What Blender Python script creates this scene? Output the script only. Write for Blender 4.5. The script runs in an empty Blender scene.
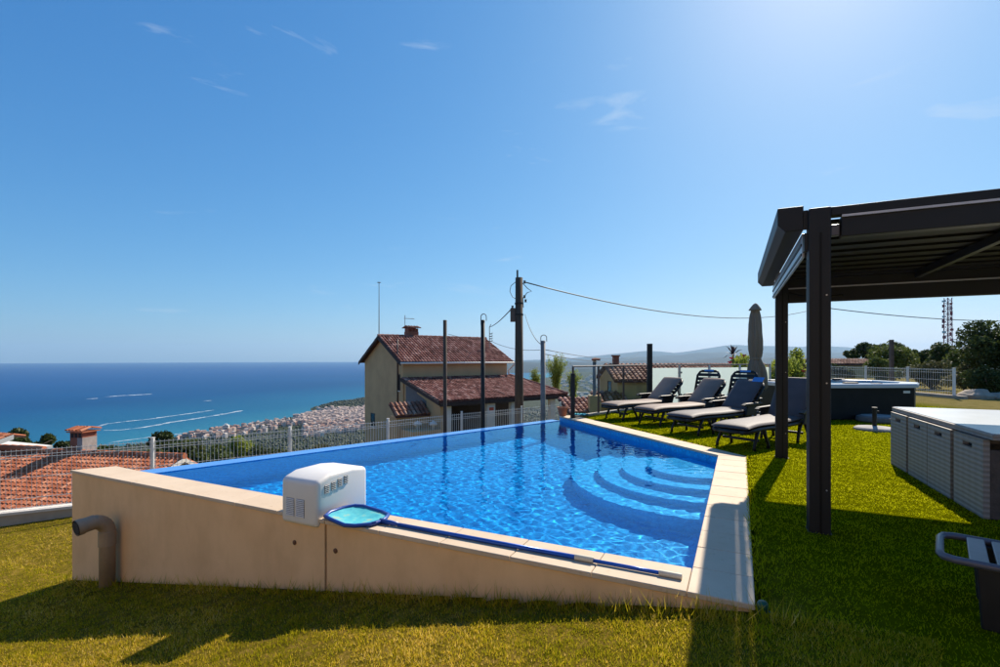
import bpy, bmesh, math, random
import numpy as np
from mathutils import Vector, Matrix

random.seed(7)
RNG = np.random.default_rng(11)
SC = bpy.context.scene
COL = SC.collection
R = math.radians
EYE = 1.4            # camera height above the turf
F = 490.0            # focal length in pixels of the 1000 px wide photograph
HZ = 358.0           # row of the eye level

# ------------------------------------------------------------------ camera
cam = bpy.data.objects.new('camera', bpy.data.cameras.new('camera'))
COL.objects.link(cam)
cam.location = (0, 0, EYE)
cam.rotation_euler = (R(90), 0, 0)
cam.data.sensor_width = 36.0
cam.data.lens = 36.0 * F / 1000.0
cam.data.shift_y = 0.0245
cam.data.clip_start = 0.05
cam.data.clip_end = 80000
SC.camera = cam

# ------------------------------------------------------------------ sky and sun
SUN_EL, SUN_AZ = R(40), R(35)
world = bpy.data.worlds.new('World')
SC.world = world
world.use_nodes = True
wt = world.node_tree
bg = wt.nodes['Background']
sky = wt.nodes.new('ShaderNodeTexSky')
sky.sky_type = 'NISHITA'
sky.sun_disc = False
sky.sun_elevation = SUN_EL
sky.sun_rotation = SUN_AZ
sky.altitude = 150
sky.air_density = 1.0
sky.dust_density = 0.62
sky.ozone_density = 2.6
# one grade for the whole dome: per-channel response of the camera
spl = wt.nodes.new('ShaderNodeSeparateColor')
hs = wt.nodes.new('ShaderNodeCombineColor')
wt.links.new(sky.outputs[0], spl.inputs[0])
for ch, (gain, gam) in enumerate(((0.307, 1.2), (0.89, 0.8), (1.906, 0.55))):
    pw = wt.nodes.new('ShaderNodeMath')
    pw.operation = 'POWER'
    pw.inputs[1].default_value = gam
    wt.links.new(spl.outputs[ch], pw.inputs[0])
    ml = wt.nodes.new('ShaderNodeMath')
    ml.operation = 'MULTIPLY'
    ml.inputs[1].default_value = gain
    wt.links.new(pw.outputs[0], ml.inputs[0])
    wt.links.new(ml.outputs[0], hs.inputs[ch])
# thin wisps of cirrus all over the sky
tc = wt.nodes.new('ShaderNodeTexCoord')
mp = wt.nodes.new('ShaderNodeMapping')
mp.inputs['Scale'].default_value = (2.2, 2.2, 11.0)
mp.inputs['Rotation'].default_value = (R(8), R(-14), 0)
mp.inputs['Location'].default_value = (0.55, 0.0, 1.3)
wt.links.new(tc.outputs['Generated'], mp.inputs[0])
nz = wt.nodes.new('ShaderNodeTexNoise')
nz.inputs['Scale'].default_value = 1.9
nz.inputs['Detail'].default_value = 8
nz.inputs['Roughness'].default_value = 0.62
nz.inputs['Distortion'].default_value = 0.5
wt.links.new(mp.outputs[0], nz.inputs['Vector'])
rp = wt.nodes.new('ShaderNodeValToRGB')
rp.color_ramp.elements[0].position = 0.63
rp.color_ramp.elements[0].color = (0, 0, 0, 1)
rp.color_ramp.elements[1].position = 0.86
rp.color_ramp.elements[1].color = (0.55, 0.55, 0.55, 1)
wt.links.new(nz.outputs['Fac'], rp.inputs[0])
mx = wt.nodes.new('ShaderNodeMixRGB')
mx.inputs['Color2'].default_value = (5.0, 5.6, 6.2, 1)
wt.links.new(rp.outputs[0], mx.inputs['Fac'])
wt.links.new(hs.outputs[0], mx.inputs['Color1'])
wt.links.new(mx.outputs[0], bg.inputs['Color'])
bg.inputs['Strength'].default_value = 0.10

sunvec = Vector((math.sin(SUN_AZ) * math.cos(SUN_EL), math.cos(SUN_AZ) * math.cos(SUN_EL), math.sin(SUN_EL)))
sun = bpy.data.objects.new('sun', bpy.data.lights.new('sun', 'SUN'))
COL.objects.link(sun)
sun.rotation_euler = sunvec.to_track_quat('Z', 'Y').to_euler()
sun.data.energy = 5.0
sun.data.angle = R(0.53)
sun.data.color = (1.0, 0.90, 0.76)
sun.data.cycles.is_caustics_light = True

SC.view_settings.view_transform = 'Standard'
SC.view_settings.look = 'None'
SC.view_settings.exposure = 0.6
SC.view_settings.gamma = 1
SC.cycles.use_denoising = True
SC.cycles.max_bounces = 10
SC.cycles.transparent_max_bounces = 16
SC.cycles.sample_clamp_indirect = 6.0
SC.cycles.volume_bounces = 0


# ------------------------------------------------------------------ helpers
def at(x, y, D):
    """World point at depth D behind a photo position (used to read off real distances)."""
    return Vector(((x - 500) * D / F, D, EYE - (y - HZ) * D / F))


def ground(x, y, z=0.0):
    k = (EYE - z) / (y - HZ)
    return Vector(((x - 500) * k, F * k, z))


def thing(name, label, cat, loc=(0, 0, 0), rotz=0.0, group=None):
    o = bpy.data.objects.new(name, None)
    o.empty_display_size = 0.2
    COL.objects.link(o)
    o.location = loc
    o.rotation_euler = (0, 0, rotz)
    o['label'] = label
    o['category'] = cat
    if group:
        o['group'] = group
    return o


def tag(o, label, cat, group=None, kind=None):
    o['label'] = label
    if cat:
        o['category'] = cat
    if group:
        o['group'] = group
    if kind:
        o['kind'] = kind
    return o


def structure(o, label=None):
    o['kind'] = 'structure'
    if label:
        o['label'] = label
    return o


def link_mesh(name, me, mat=None, parent=None, smooth=False):
    if mat is not None and not me.materials:
        me.materials.append(mat)
    if smooth:
        me.shade_smooth()
    o = bpy.data.objects.new(name, me)
    COL.objects.link(o)
    if parent is not None:
        o.parent = parent
    return o


class MB:
    def __init__(self):
        self.v, self.f, self.t = [], [], []

    def add(self, vs, fs, tint=0.5):
        b = len(self.v)
        self.v += [tuple(p) for p in vs]
        self.t += [tint] * len(vs)
        self.f += [tuple(i + b for i in f) for f in fs]
        return self

    def hexa(self, c, tint=0.5):
        """eight corners: bottom ring then top ring"""
        return self.add(c, [(3, 2, 1, 0), (4, 5, 6, 7), (0, 1, 5, 4), (1, 2, 6, 5), (2, 3, 7, 6), (3, 0, 4, 7)], tint)

    def box(self, x0, x1, y0, y1, z0, z1, tint=0.5):
        return self.hexa([(x0, y0, z0), (x1, y0, z0), (x1, y1, z0), (x0, y1, z0),
                          (x0, y0, z1), (x1, y0, z1), (x1, y1, z1), (x0, y1, z1)], tint)

    def prism(self, poly, z0, z1, tint=0.5):
        n = len(poly)
        vs = [(p[0], p[1], z0) for p in poly] + [(p[0], p[1], z1) for p in poly]
        fs = [tuple(range(n))[::-1], tuple(range(n, 2 * n))] + [(i, (i + 1) % n, n + (i + 1) % n, n + i) for i in range(n)]
        return self.add(vs, fs, tint)

    def extrude(self, poly, axis, a, b, tint=0.5):
        """poly in the plane across an axis ('x': (y,z), 'y': (x,z)), swept from a to b"""
        n = len(poly)
        mk = (lambda q, s: (s, q[0], q[1])) if axis == 'x' else (lambda q, s: (q[0], s, q[1]))
        vs = [mk(p, a) for p in poly] + [mk(p, b) for p in poly]
        fs = [tuple(range(n)), tuple(range(n, 2 * n))[::-1]] + [(i, n + i, n + (i + 1) % n, (i + 1) % n) for i in range(n)]
        return self.add(vs, fs, tint)

    def tube(self, pts, rad, seg=8, tint=0.5, cap=True):
        pts = [Vector(p) for p in pts]
        rads = rad if isinstance(rad, (list, tuple)) else [rad] * len(pts)
        vs, fs = [], []
        up = None
        for i, p in enumerate(pts):
            d = (pts[min(i + 1, len(pts) - 1)] - pts[max(i - 1, 0)])
            d = d.normalized() if d.length > 1e-9 else Vector((0, 0, 1))
            if up is None:
                up = d.orthogonal().normalized()
                if abs(d.z) < 0.9:
                    up = (Vector((0, 0, 1)) - d * d.z).normalized()
            up = (up - d * up.dot(d)).normalized()
            s = d.cross(up)
            for k in range(seg):
                a = 2 * math.pi * (k + 0.5) / seg
                vs.append(p + (up * math.cos(a) + s * math.sin(a)) * rads[i])
        for i in range(len(pts) - 1):
            for k in range(seg):
                k2 = (k + 1) % seg
                fs.append((i * seg + k, i * seg + k2, (i + 1) * seg + k2, (i + 1) * seg + k))
        if cap:
            fs.append(tuple(range(seg))[::-1])
            fs.append(tuple(range((len(pts) - 1) * seg, len(pts) * seg)))
        return self.add(vs, fs, tint)

    def lathe(self, prof, seg=20, cx=0, cy=0, tint=0.5):
        vs, fs = [], []
        n = len(prof)
        for k in range(seg):
            a = 2 * math.pi * k / seg
            for (r, z) in prof:
                vs.append((cx + r * math.cos(a), cy + r * math.sin(a), z))
        for k in range(seg):
            k2 = (k + 1) % seg
            for i in range(n - 1):
                fs.append((k * n + i, k2 * n + i, k2 * n + i + 1, k * n + i + 1))
        if prof[0][0] > 1e-6:
            fs.append(tuple(k * n for k in range(seg))[::-1])
        if prof[-1][0] > 1e-6:
            fs.append(tuple(k * n + n - 1 for k in range(seg)))
        return self.add(vs, fs, tint)

    def mesh(self, name, bevel=0, seg=2, tint=False):
        me = bpy.data.meshes.new(name)
        me.from_pydata(self.v, [], self.f)
        if tint:
            a = me.attributes.new('tint', 'FLOAT', 'POINT')
            a.data.foreach_set('value', np.array(self.t, dtype=np.float32))
        bm = bmesh.new()
        bm.from_mesh(me)
        bmesh.ops.recalc_face_normals(bm, faces=bm.faces)
        if bevel:
            ed = [e for e in bm.edges if len(e.link_faces) == 2 and e.calc_face_angle(0) > 0.5]
            bmesh.ops.bevel(bm, geom=ed, offset=bevel, segments=seg, affect='EDGES', profile=0.5, clamp_overlap=True)
        bm.to_mesh(me)
        bm.free()
        return me

    def build(self, name, mat, parent=None, smooth=False, bevel=0, seg=2, tint=False):
        return link_mesh(name, self.mesh(name, bevel, seg, tint), mat, parent, smooth)


def mesh_np(name, V, Fa, mat, tint=None, parent=None, smooth=False):
    V = np.asarray(V, dtype=np.float32)
    Fa = np.asarray(Fa, dtype=np.int32)
    me = bpy.data.meshes.new(name)
    me.vertices.add(len(V))
    me.vertices.foreach_set('co', V.ravel())
    k = Fa.shape[1]
    me.loops.add(Fa.size)
    me.loops.foreach_set('vertex_index', Fa.ravel())
    me.polygons.add(len(Fa))
    me.polygons.foreach_set('loop_start', np.arange(0, Fa.size, k, dtype=np.int32))
    me.polygons.foreach_set('loop_total', np.full(len(Fa), k, dtype=np.int32))
    if tint is not None:
        a = me.attributes.new('tint', 'FLOAT', 'POINT')
        a.data.foreach_set('value', np.asarray(tint, dtype=np.float32))
    me.update(calc_edges=True)
    me.validate()
    return link_mesh(name, me, mat, parent, smooth)


def copy_tree(o, parent=None):
    c = o.copy()
    COL.objects.link(c)
    c.parent = parent
    for ch in o.children:
        copy_tree(ch, c)
    return c


# ------------------------------------------------------------------ materials
class NT:
    def __init__(self, name):
        self.m = bpy.data.materials.new(name)
        self.m.use_nodes = True
        self.t = self.m.node_tree
        self.b = self.t.nodes['Principled BSDF']
        self.out = self.t.nodes['Material Output']

    def n(self, typ, **kw):
        nd = self.t.nodes.new(typ)
        for k, v in kw.items():
            if k in nd.inputs:
                nd.inputs[k].default_value = v
            else:
                setattr(nd, k, v)
        return nd

    def l(self, a, b):
        self.t.links.new(a, b)

    def noise(self, scale, detail=5, rough=0.55, coord='Object', stretch=None):
        tcn = self.n('ShaderNodeTexCoord')
        v = tcn.outputs[coord]
        if stretch:
            mpn = self.n('ShaderNodeMapping')
            mpn.inputs['Scale'].default_value = stretch
            self.l(v, mpn.inputs[0])
            v = mpn.outputs[0]
        nn = self.n('ShaderNodeTexNoise', Scale=scale, Detail=detail, Roughness=rough)
        self.l(v, nn.inputs['Vector'])
        return nn.outputs['Fac']

    def ramp(self, fac, stops):
        r = self.n('ShaderNodeValToRGB')
        cr = r.color_ramp
        while len(cr.elements) < len(stops):
            cr.elements.new(0.5)
        for e, (p, c) in zip(cr.elements, stops):
            e.position = p
            e.color = (*c, 1) if len(c) == 3 else c
        self.l(fac, r.inputs[0])
        return r.outputs[0]

    def bump(self, fac, strength, dist=0.01):
        b = self.n('ShaderNodeBump', Strength=strength, Distance=dist)
        self.l(fac, b.inputs['Height'])
        self.l(b.outputs[0], self.b.inputs['Normal'])

    def mix(self, fac, a, b, mode='MIX'):
        mxn = self.n('ShaderNodeMixRGB', blend_type=mode)
        for s, i in ((fac, 'Fac'), (a, 'Color1'), (b, 'Color2')):
            if hasattr(s, 'links') or isinstance(s, bpy.types.NodeSocket):
                self.l(s, mxn.inputs[i])
            elif isinstance(s, tuple):
                mxn.inputs[i].default_value = (*s, 1)
            else:
                mxn.inputs[i].default_value = s
        return mxn.outputs[0]


def mat(name, col, rough=0.6, var=0.12, scale=6.0, bump=0.0, bscale=None, metal=0.0, spec=0.5, bdist=0.01, coord='Object', stretch=None, sheen=0):
    k = NT(name)
    nf = k.noise(scale, coord=coord, stretch=stretch)
    lo = tuple(max(0, c * (1 - var)) for c in col)
    hi = tuple(min(1, c * (1 + var)) for c in col)
    k.l(k.ramp(nf, [(0.3, lo), (0.7, hi)]), k.b.inputs['Base Color'])
    k.b.inputs['Roughness'].default_value = rough
    k.b.inputs['Metallic'].default_value = metal
    k.b.inputs['Specular IOR Level'].default_value = spec
    if sheen:
        k.b.inputs['Sheen Weight'].default_value = sheen
    if bump:
        k.bump(k.noise(bscale or scale * 6, coord=coord, stretch=stretch), bump, bdist)
    return k.m


def tint_mat(name, stops, rough=0.8, spec=0.2, trans=0.0, nscale=None, namt=0.25, bump=0):
    """colour ramp over the per-piece random attribute"""
    k = NT(name)
    at_ = k.n('ShaderNodeAttribute', attribute_name='tint')
    c = k.ramp(at_.outputs['Fac'], stops)
    if nscale:
        nf = k.noise(nscale, 4)
        r2 = k.ramp(nf, [(0.3, (1 - namt,) * 3), (0.7, (1, 1, 1))])
        c = k.mix(1.0, c, r2, 'MULTIPLY')
    k.l(c, k.b.inputs['Base Color'])
    k.b.inputs['Roughness'].default_value = rough
    k.b.inputs['Specular IOR Level'].default_value = spec
    if bump:
        k.bump(k.noise((nscale or 10) * 4), bump)
    if trans:
        tr = k.n('ShaderNodeBsdfTranslucent')
        k.l(c, tr.inputs['Color'])
        ms = k.n('ShaderNodeMixShader')
        ms.inputs[0].default_value = trans
        k.l(k.b.outputs[0], ms.inputs[1])
        k.l(tr.outputs[0], ms.inputs[2])
        k.l(ms.outputs[0], k.out.inputs[0])
    return k.m


M = {}
# rendered wall: beige stucco with faint vertical weathering
k = NT('stucco')
a = k.noise(1.6, 6, 0.6)
b = k.noise(1.1, 7, 0.65, stretch=(1.6, 1.6, 0.8))
c1 = k.ramp(a, [(0.3, (0.80, 0.50, 0.255)), (0.7, (0.88, 0.57, 0.30))])
c2 = k.ramp(b, [(0.30, (0.86, 0.84, 0.82)), (0.56, (1, 1, 1))])
k.l(k.mix(1.0, c1, c2, 'MULTIPLY'), k.b.inputs['Base Color'])
k.b.inputs['Roughness'].default_value = 0.85
k.b.inputs['Specular IOR Level'].default_value = 0.2
k.bump(k.noise(180, 3), 0.25, 0.004)
M['stucco'] = k.m
# coping stone
k = NT('coping_stone')
a = k.noise(2.5, 6, 0.6)
oi = k.n('ShaderNodeObjectInfo')
c1 = k.ramp(a, [(0.3, (0.58, 0.44, 0.305)), (0.7, (0.66, 0.52, 0.37))])
c2 = k.ramp(oi.outputs['Random'], [(0.0, (0.93, 0.92, 0.90)), (1.0, (1, 1, 1))])
c3 = k.ramp(k.noise(14, 6, 0.7), [(0.30, (0.80, 0.76, 0.70)), (0.42, (1, 1, 1))])
k.l(k.mix(1.0, k.mix(1.0, c1, c2, 'MULTIPLY'), c3, 'MULTIPLY'), k.b.inputs['Base Color'])
k.b.inputs['Roughness'].default_value = 0.75
k.bump(k.noise(90, 4), 0.25, 0.003)
M['coping'] = k.m
# pool mosaic: small glass tiles in mixed blues, seen as a grain
k = NT('pool_mosaic')
tcn = k.n('ShaderNodeTexCoord')
vo = k.n('ShaderNodeTexVoronoi', Scale=38.0)
k.l(tcn.outputs['Object'], vo.inputs['Vector'])
sp = k.n('ShaderNodeSeparateColor')
k.l(vo.outputs['Color'], sp.inputs[0])
k.l(k.ramp(sp.outputs[0], [(0.0, (0.001, 0.25, 0.58)), (0.5, (0.002, 0.35, 0.74)), (1.0, (0.006, 0.47, 0.84))]), k.b.inputs['Base Color'])
k.b.inputs['Roughness'].default_value = 0.35
M['mosaic'] = k.m
k = NT('shallow_light_mosaic')  # paler copy of the pool mosaic, standing in for light through shallow water
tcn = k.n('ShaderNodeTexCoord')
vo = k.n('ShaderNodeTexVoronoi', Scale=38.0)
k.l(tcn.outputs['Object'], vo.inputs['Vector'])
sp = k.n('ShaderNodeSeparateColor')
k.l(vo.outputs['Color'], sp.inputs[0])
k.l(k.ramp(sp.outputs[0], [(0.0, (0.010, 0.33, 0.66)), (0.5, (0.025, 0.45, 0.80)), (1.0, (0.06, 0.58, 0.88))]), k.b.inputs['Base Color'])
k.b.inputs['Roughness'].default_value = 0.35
M['shallow_light_mosaic'] = k.m
k = NT('pool_water')
k.t.nodes.remove(k.b)
g = k.n('ShaderNodeBsdfGlass', IOR=1.333, Roughness=0.0)
g.inputs['Color'].default_value = (0.50, 0.90, 1.0, 1)
k.l(g.outputs[0], k.out.inputs[0])
M['water'] = k.m

M['anthracite'] = mat('anthracite_aluminium', (0.017, 0.0155, 0.015), 0.5, 0.10, 3, 0.05, 200, spec=0.3)
M['rail_grey'] = mat('pale_grey_aluminium', (0.45, 0.45, 0.47), 0.3, 0.06, 5, metal=0.6)
M['louvre'] = mat('louvre_aluminium', (0.011, 0.009, 0.007), 0.6, 0.15, 2, spec=0.2)
M['black_plastic'] = mat('black_resin', (0.014, 0.013, 0.013), 0.5, 0.2, 9, spec=0.35)
M['grey_plastic'] = mat('grey_resin', (0.105, 0.10, 0.12), 0.32, 0.15, 5, 0.08, 60)
M['cushion'] = mat('taupe_cushion', (0.22, 0.155, 0.12), 0.6, 0.10, 4, 0.2, 260, spec=0.30)
M['navy_cushion'] = mat('navy_cushion', (0.085, 0.07, 0.072), 0.6, 0.12, 4, 0.2, 260, spec=0.30)
M['sticker'] = mat('blue_sticker', (0.05, 0.22, 0.55), 0.4, 0.1, 20)
M['white_plastic'] = mat('white_moulded_plastic', (0.74, 0.71, 0.66), 0.45, 0.05, 3, 0.05, 40)
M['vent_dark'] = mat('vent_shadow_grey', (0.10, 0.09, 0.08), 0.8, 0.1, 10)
M['blue_plastic'] = mat('blue_plastic', (0.012, 0.06, 0.30), 0.35, 0.1, 10)
M['blue_pole'] = mat('blue_anodised_pole', (0.015, 0.09, 0.42), 0.28, 0.1, 8, metal=0.35)
M['cream_plastic'] = mat('cream_plastic', (0.60, 0.53, 0.40), 0.5, 0.08, 10)
k = NT('teal_net')
cN = k.ramp(k.noise(9, 4), [(0.35, (0.02, 0.32, 0.42)), (0.55, (0.06, 0.45, 0.50)), (0.72, (0.38, 0.42, 0.25))])
k.l(cN, k.b.inputs['Base Color'])
k.b.inputs['Roughness'].default_value = 0.7
M['net'] = k.m
M['pipe'] = mat('beige_painted_pipe', (0.36, 0.25, 0.15), 0.55, 0.12, 6, 0.1, 60)
M['rust'] = mat('rusty_bolt', (0.16, 0.07, 0.03), 0.8, 0.3, 40)
M['fence_white'] = mat('white_coated_wire', (0.72, 0.70, 0.66), 0.5, 0.06, 4)
M['kerb'] = mat('concrete_kerb', (0.42, 0.34, 0.25), 0.9, 0.15, 3, 0.3, 60)
M['kerb_top'] = mat('pale_kerb_top', (0.66, 0.60, 0.52), 0.85, 0.08, 5, 0.2, 60)
M['wood_pole'] = mat('weathered_wood_pole', (0.085, 0.055, 0.035), 0.9, 0.35, 5, 0.5, 30, stretch=(6, 6, 0.5))
M['dark_steel'] = mat('dark_steel_post', (0.030, 0.028, 0.026), 0.6, 0.2, 6, spec=0.2)
M['grey_steel'] = mat('galvanised_grey_post', (0.20, 0.185, 0.17), 0.6, 0.15, 8, spec=0.3)
M['rust_steel'] = mat('brown_railing_post', (0.10, 0.065, 0.05), 0.6, 0.25, 8)
M['wire'] = mat('overhead_cable', (0.05, 0.045, 0.04), 0.6, 0.1, 5)
M['terracotta'] = mat('terracotta', (0.36, 0.12, 0.055), 0.8, 0.15, 8, 0.2, 80)
M['teal_cloth'] = mat('teal_cloth', (0.04, 0.35, 0.45), 0.85, 0.15, 10, 0.3, 60)
M['green_plastic'] = mat('green_hose_plastic', (0.003, 0.07, 0.04), 0.4, 0.1, 10)
M['house_wall'] = mat('ochre_render', (0.54, 0.35, 0.175), 0.9, 0.10, 0.9, 0.2, 40)
M['house_shadow'] = mat('wall_shadow_grey', (0.16, 0.15, 0.15), 0.9, 0.10, 1.2, 0.2, 40)  # dark tone of the shadow painted on the porch wall
M['ochre'] = mat('yellow_ochre_render', (0.50, 0.34, 0.16), 0.9, 0.10, 0.9, 0.2, 40)
M['white_wall'] = mat('white_render', (0.70, 0.67, 0.61), 0.9, 0.06, 1.2)
M['brick_red'] = mat('red_brick_render', (0.27, 0.10, 0.06), 0.9, 0.2, 4, 0.3, 30)
M['dark_wood'] = mat('dark_eave_timber', (0.05, 0.03, 0.024), 0.8, 0.2, 4)
M['void'] = mat('recess_shade', (0.03, 0.028, 0.026), 0.9, 0.2, 2)  # near-black colour standing in for shade inside openings and the porch
M['pane'] = mat('window_glass', (0.02, 0.025, 0.03), 0.08, 0.2, 2)
M['shutter'] = mat('brown_shutter', (0.09, 0.05, 0.03), 0.7, 0.2, 3)
M['red_sign'] = mat('red_sign_paint', (0.55, 0.09, 0.05), 0.6, 0.1, 10)
M['umbrella'] = mat('taupe_parasol_cloth', (0.24, 0.18, 0.125), 0.9, 0.14, 5, 0.3, 60, stretch=(4, 4, 0.4))
M['tub_side'] = mat('black_tub_cabinet', (0.012, 0.011, 0.011), 0.55, 0.2, 4, spec=0.2)
M['tub_shell'] = mat('pale_acrylic', (0.50, 0.52, 0.55), 0.22, 0.06, 2)
M['tub_blue'] = mat('light_blue_acrylic', (0.25, 0.42, 0.60), 0.2, 0.08, 2)
M['stone_grey'] = mat('grey_stone', (0.32, 0.30, 0.28), 0.85, 0.15, 6, 0.3, 60)
M['rock'] = mat('warm_rock', (0.36, 0.29, 0.22), 0.9, 0.22, 3, 0.6, 14)
k = NT('grey_wicker')
tcn = k.n('ShaderNodeTexCoord')
wv = k.n('ShaderNodeTexWave', Scale=7.0, Distortion=0.5, bands_direction='Z')
k.l(tcn.outputs['Object'], wv.inputs['Vector'])
wv2 = k.n('ShaderNodeTexWave', Scale=2.6, Distortion=0.4, bands_direction='Y')
k.l(tcn.outputs['Object'], wv2.inputs['Vector'])
mm = k.mix(0.25, wv.outputs['Color'], wv2.outputs['Color'])
k.l(k.ramp(mm, [(0.2, (0.235, 0.20, 0.175)), (0.8, (0.34, 0.29, 0.26))]), k.b.inputs['Base Color'])
k.b.inputs['Roughness'].default_value = 0.6
k.bump(mm, 0.7, 0.006)
M['wicker'] = k.m
M['wicker_brown'] = mat('brown_wicker', (0.09, 0.065, 0.055), 0.7, 0.25, 12, 0.5, 50)
M['table_top'] = mat('pale_table_glass', (0.68, 0.68, 0.66), 0.22, 0.06, 3)
M['lawn'] = None
# frosted and clear railing glass
k = NT('frosted_glass')
k.b.inputs['Base Color'].default_value = (0.70, 0.82, 0.77, 1)
k.b.inputs['Roughness'].default_value = 0.35
k.l(k.ramp(k.noise(0.7), [(0.3, (0.78, 0.86, 0.82)), (0.7, (0.84, 0.90, 0.87))]), k.b.inputs['Base Color'])
tr = k.n('ShaderNodeBsdfTranslucent')
tr.inputs['Color'].default_value = (0.88, 0.94, 0.90, 1)
ms = k.n('ShaderNodeMixShader')
ms.inputs[0].default_value = 0.75
k.l(k.b.outputs[0], ms.inputs[1])
k.l(tr.outputs[0], ms.inputs[2])
k.l(ms.outputs[0], k.out.inputs[0])
M['frosted'] = k.m
k = NT('clear_glass')
k.t.nodes.remove(k.b)
lw = k.n('ShaderNodeLayerWeight', Blend=0.5)
fr = k.n('ShaderNodeMath', operation='POWER')
fr.inputs[1].default_value = 5.0
k.l(lw.outputs['Facing'], fr.inputs[0])
tp = k.n('ShaderNodeBsdfTransparent')
tp.inputs['Color'].default_value = (0.93, 0.96, 0.95, 1)
gl = k.n('ShaderNodeBsdfGlossy', Roughness=0.02)
ms = k.n('ShaderNodeMixShader')
k.l(fr.outputs[0], ms.inputs[0])
k.l(tp.outputs[0], ms.inputs[1])
k.l(gl.outputs[0], ms.inputs[2])
k.l(ms.outputs[0], k.out.inputs[0])
M['clear_glass'] = k.m

M['tile_orange'] = tint_mat('orange_roof_tiles', [(0.0, (0.26, 0.07, 0.03)), (0.5, (0.50, 0.16, 0.075)), (1.0, (0.66, 0.30, 0.17))], 0.85, 0.2, nscale=3.0)
M['tile_maroon'] = tint_mat('maroon_roof_tiles', [(0.0, (0.13, 0.045, 0.034)), (0.5, (0.30, 0.12, 0.088)), (1.0, (0.54, 0.31, 0.24))], 0.85, 0.2, nscale=2.0)
M['tile_brown'] = tint_mat('brown_roof_tiles', [(0.0, (0.15, 0.06, 0.04)), (0.5, (0.30, 0.14, 0.09)), (1.0, (0.46, 0.28, 0.20))], 0.85, 0.2, nscale=2.0)
M['tile_bed'] = mat('tile_bedding', (0.10, 0.04, 0.028), 0.9, 0.25, 3)


def leafmat(name, a, b, c, tr=0.3):
    return tint_mat(name, [(0.0, a), (0.5, b), (1.0, c)], 0.65, 0.3, tr)


M['leaf_dark'] = leafmat('dark_evergreen_leaves', (0.024, 0.038, 0.009), (0.055, 0.078, 0.019), (0.115, 0.135, 0.036))
M['leaf_mid'] = leafmat('mid_green_leaves', (0.040, 0.062, 0.012), (0.090, 0.120, 0.024), (0.16, 0.185, 0.04))
M['leaf_light'] = leafmat('light_green_leaves', (0.11, 0.15, 0.018), (0.23, 0.28, 0.04), (0.38, 0.40, 0.08), 0.55)
M['leaf_olive'] = leafmat('olive_leaves', (0.05, 0.06, 0.02), (0.10, 0.105, 0.04), (0.18, 0.16, 0.07))
M['petal'] = mat('pink_petals', (0.55, 0.04, 0.10), 0.6, 0.2, 10)
M['cordyline'] = mat('purple_strap_leaves', (0.06, 0.025, 0.03), 0.6, 0.3, 5)
M['bark'] = mat('bark', (0.10, 0.07, 0.05), 0.95, 0.3, 5, 0.5, 30)

# ------------------------------------------------------------------ terrain, sea, mountains
SEA = EYE - 150.0
COASTY = [-50, 500, 700, 855, 1125, 1340, 1400, 1480, 1750, 2200, 4000, 9000, 30000]
COASTX = [-2500, -1500, -800, -630, -555, -497, -545, -575, -490, -300, 450, 1500, 2600]
DR = [0, 10, 25, 40, 60, 150, 400, 700, 900, 1200, 3000, 40000]
DL = [-4.6, -5.2, -6.2, -9, -14, -38, -86, -126, -139, -143, -144.5, -145]
DRT = [-0.35, -0.35, -0.45, -1.0, -2.5, -14, -60, -105, -130, -142, -144.5, -145]


def smooth(x, a, b):
    t = np.clip((x - a) / (b - a), 0, 1)
    return t * t * (3 - 2 * t)


def vnoise(x, y, seed):
    r = np.random.default_rng(seed)
    out = 0
    for i in range(7):
        a, ph, fr = r.uniform(0, 6.283), r.uniform(0, 6.283), 1.75 ** i
        out = out + np.sin((x * math.cos(a) + y * math.sin(a)) * fr + ph + 1.5 * np.sin((x * math.sin(a) - y * math.cos(a)) * fr * 0.7 + ph)) / fr ** 0.85
    return out / 2.6


def terrain(X, Y):
    r = np.hypot(X, Y)
    ang = np.degrees(np.arctan2(X, Y))
    w = smooth(ang, 21, 33)
    z = np.interp(r, DR, DL) * (1 - w) + np.interp(r, DR, DRT) * w
    z = z + vnoise(X / 60, Y / 60, 3) * np.clip((r - 60) / 200, 0, 1) * 4.0
    sd = X - np.interp(Y, COASTY, COASTX)
    z = z + 60 * np.exp(-((X - 460) / 420) ** 2 - ((Y - 4300) / 420) ** 2)
    z = np.minimum(z, SEA - 0.3 + np.clip(sd, -400, 1e9) * 0.075)
    z = z + 17 * np.exp(-((X + 425) / 50) ** 2 - ((Y - 1600) / 100) ** 2) * smooth(sd, 0, 40)
    return z + 11 * np.exp(-((X + 495) / 42) ** 2 - ((Y - 1490) / 70) ** 2) * smooth(sd, 0, 40)


na, nr = 230, 190
ang = np.radians(np.linspace(-64, 64, na))
rr = np.geomspace(9, 15500, nr)
Rg, Ag = np.meshgrid(rr, ang, indexing='ij')
Xg, Yg = Rg * np.sin(Ag), Rg * np.cos(Ag)
V = np.stack([Xg, Yg, terrain(Xg, Yg)], -1).reshape(-1, 3)
idx = np.arange(nr * na).reshape(nr, na)
Fq = np.stack([idx[:-1, :-1], idx[:-1, 1:], idx[1:, 1:], idx[1:, :-1]], -1).reshape(-1, 4)
k = NT('wooded_hillside')
c = k.ramp(k.noise(0.05, 8, 0.7), [(0.30, (0.016, 0.024, 0.010)), (0.5, (0.030, 0.040, 0.016)), (0.64, (0.055, 0.055, 0.026)), (0.80, (0.12, 0.10, 0.06))])
c2 = k.ramp(k.noise(0.004, 6, 0.65), [(0.42, (0, 0, 0)), (0.6, (1, 1, 1))])
k.l(k.mix(c2, c, (0.035, 0.042, 0.020)), k.b.inputs['Base Color'])
k.b.inputs['Roughness'].default_value = 0.95
k.b.inputs['Specular IOR Level'].default_value = 0.1
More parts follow.
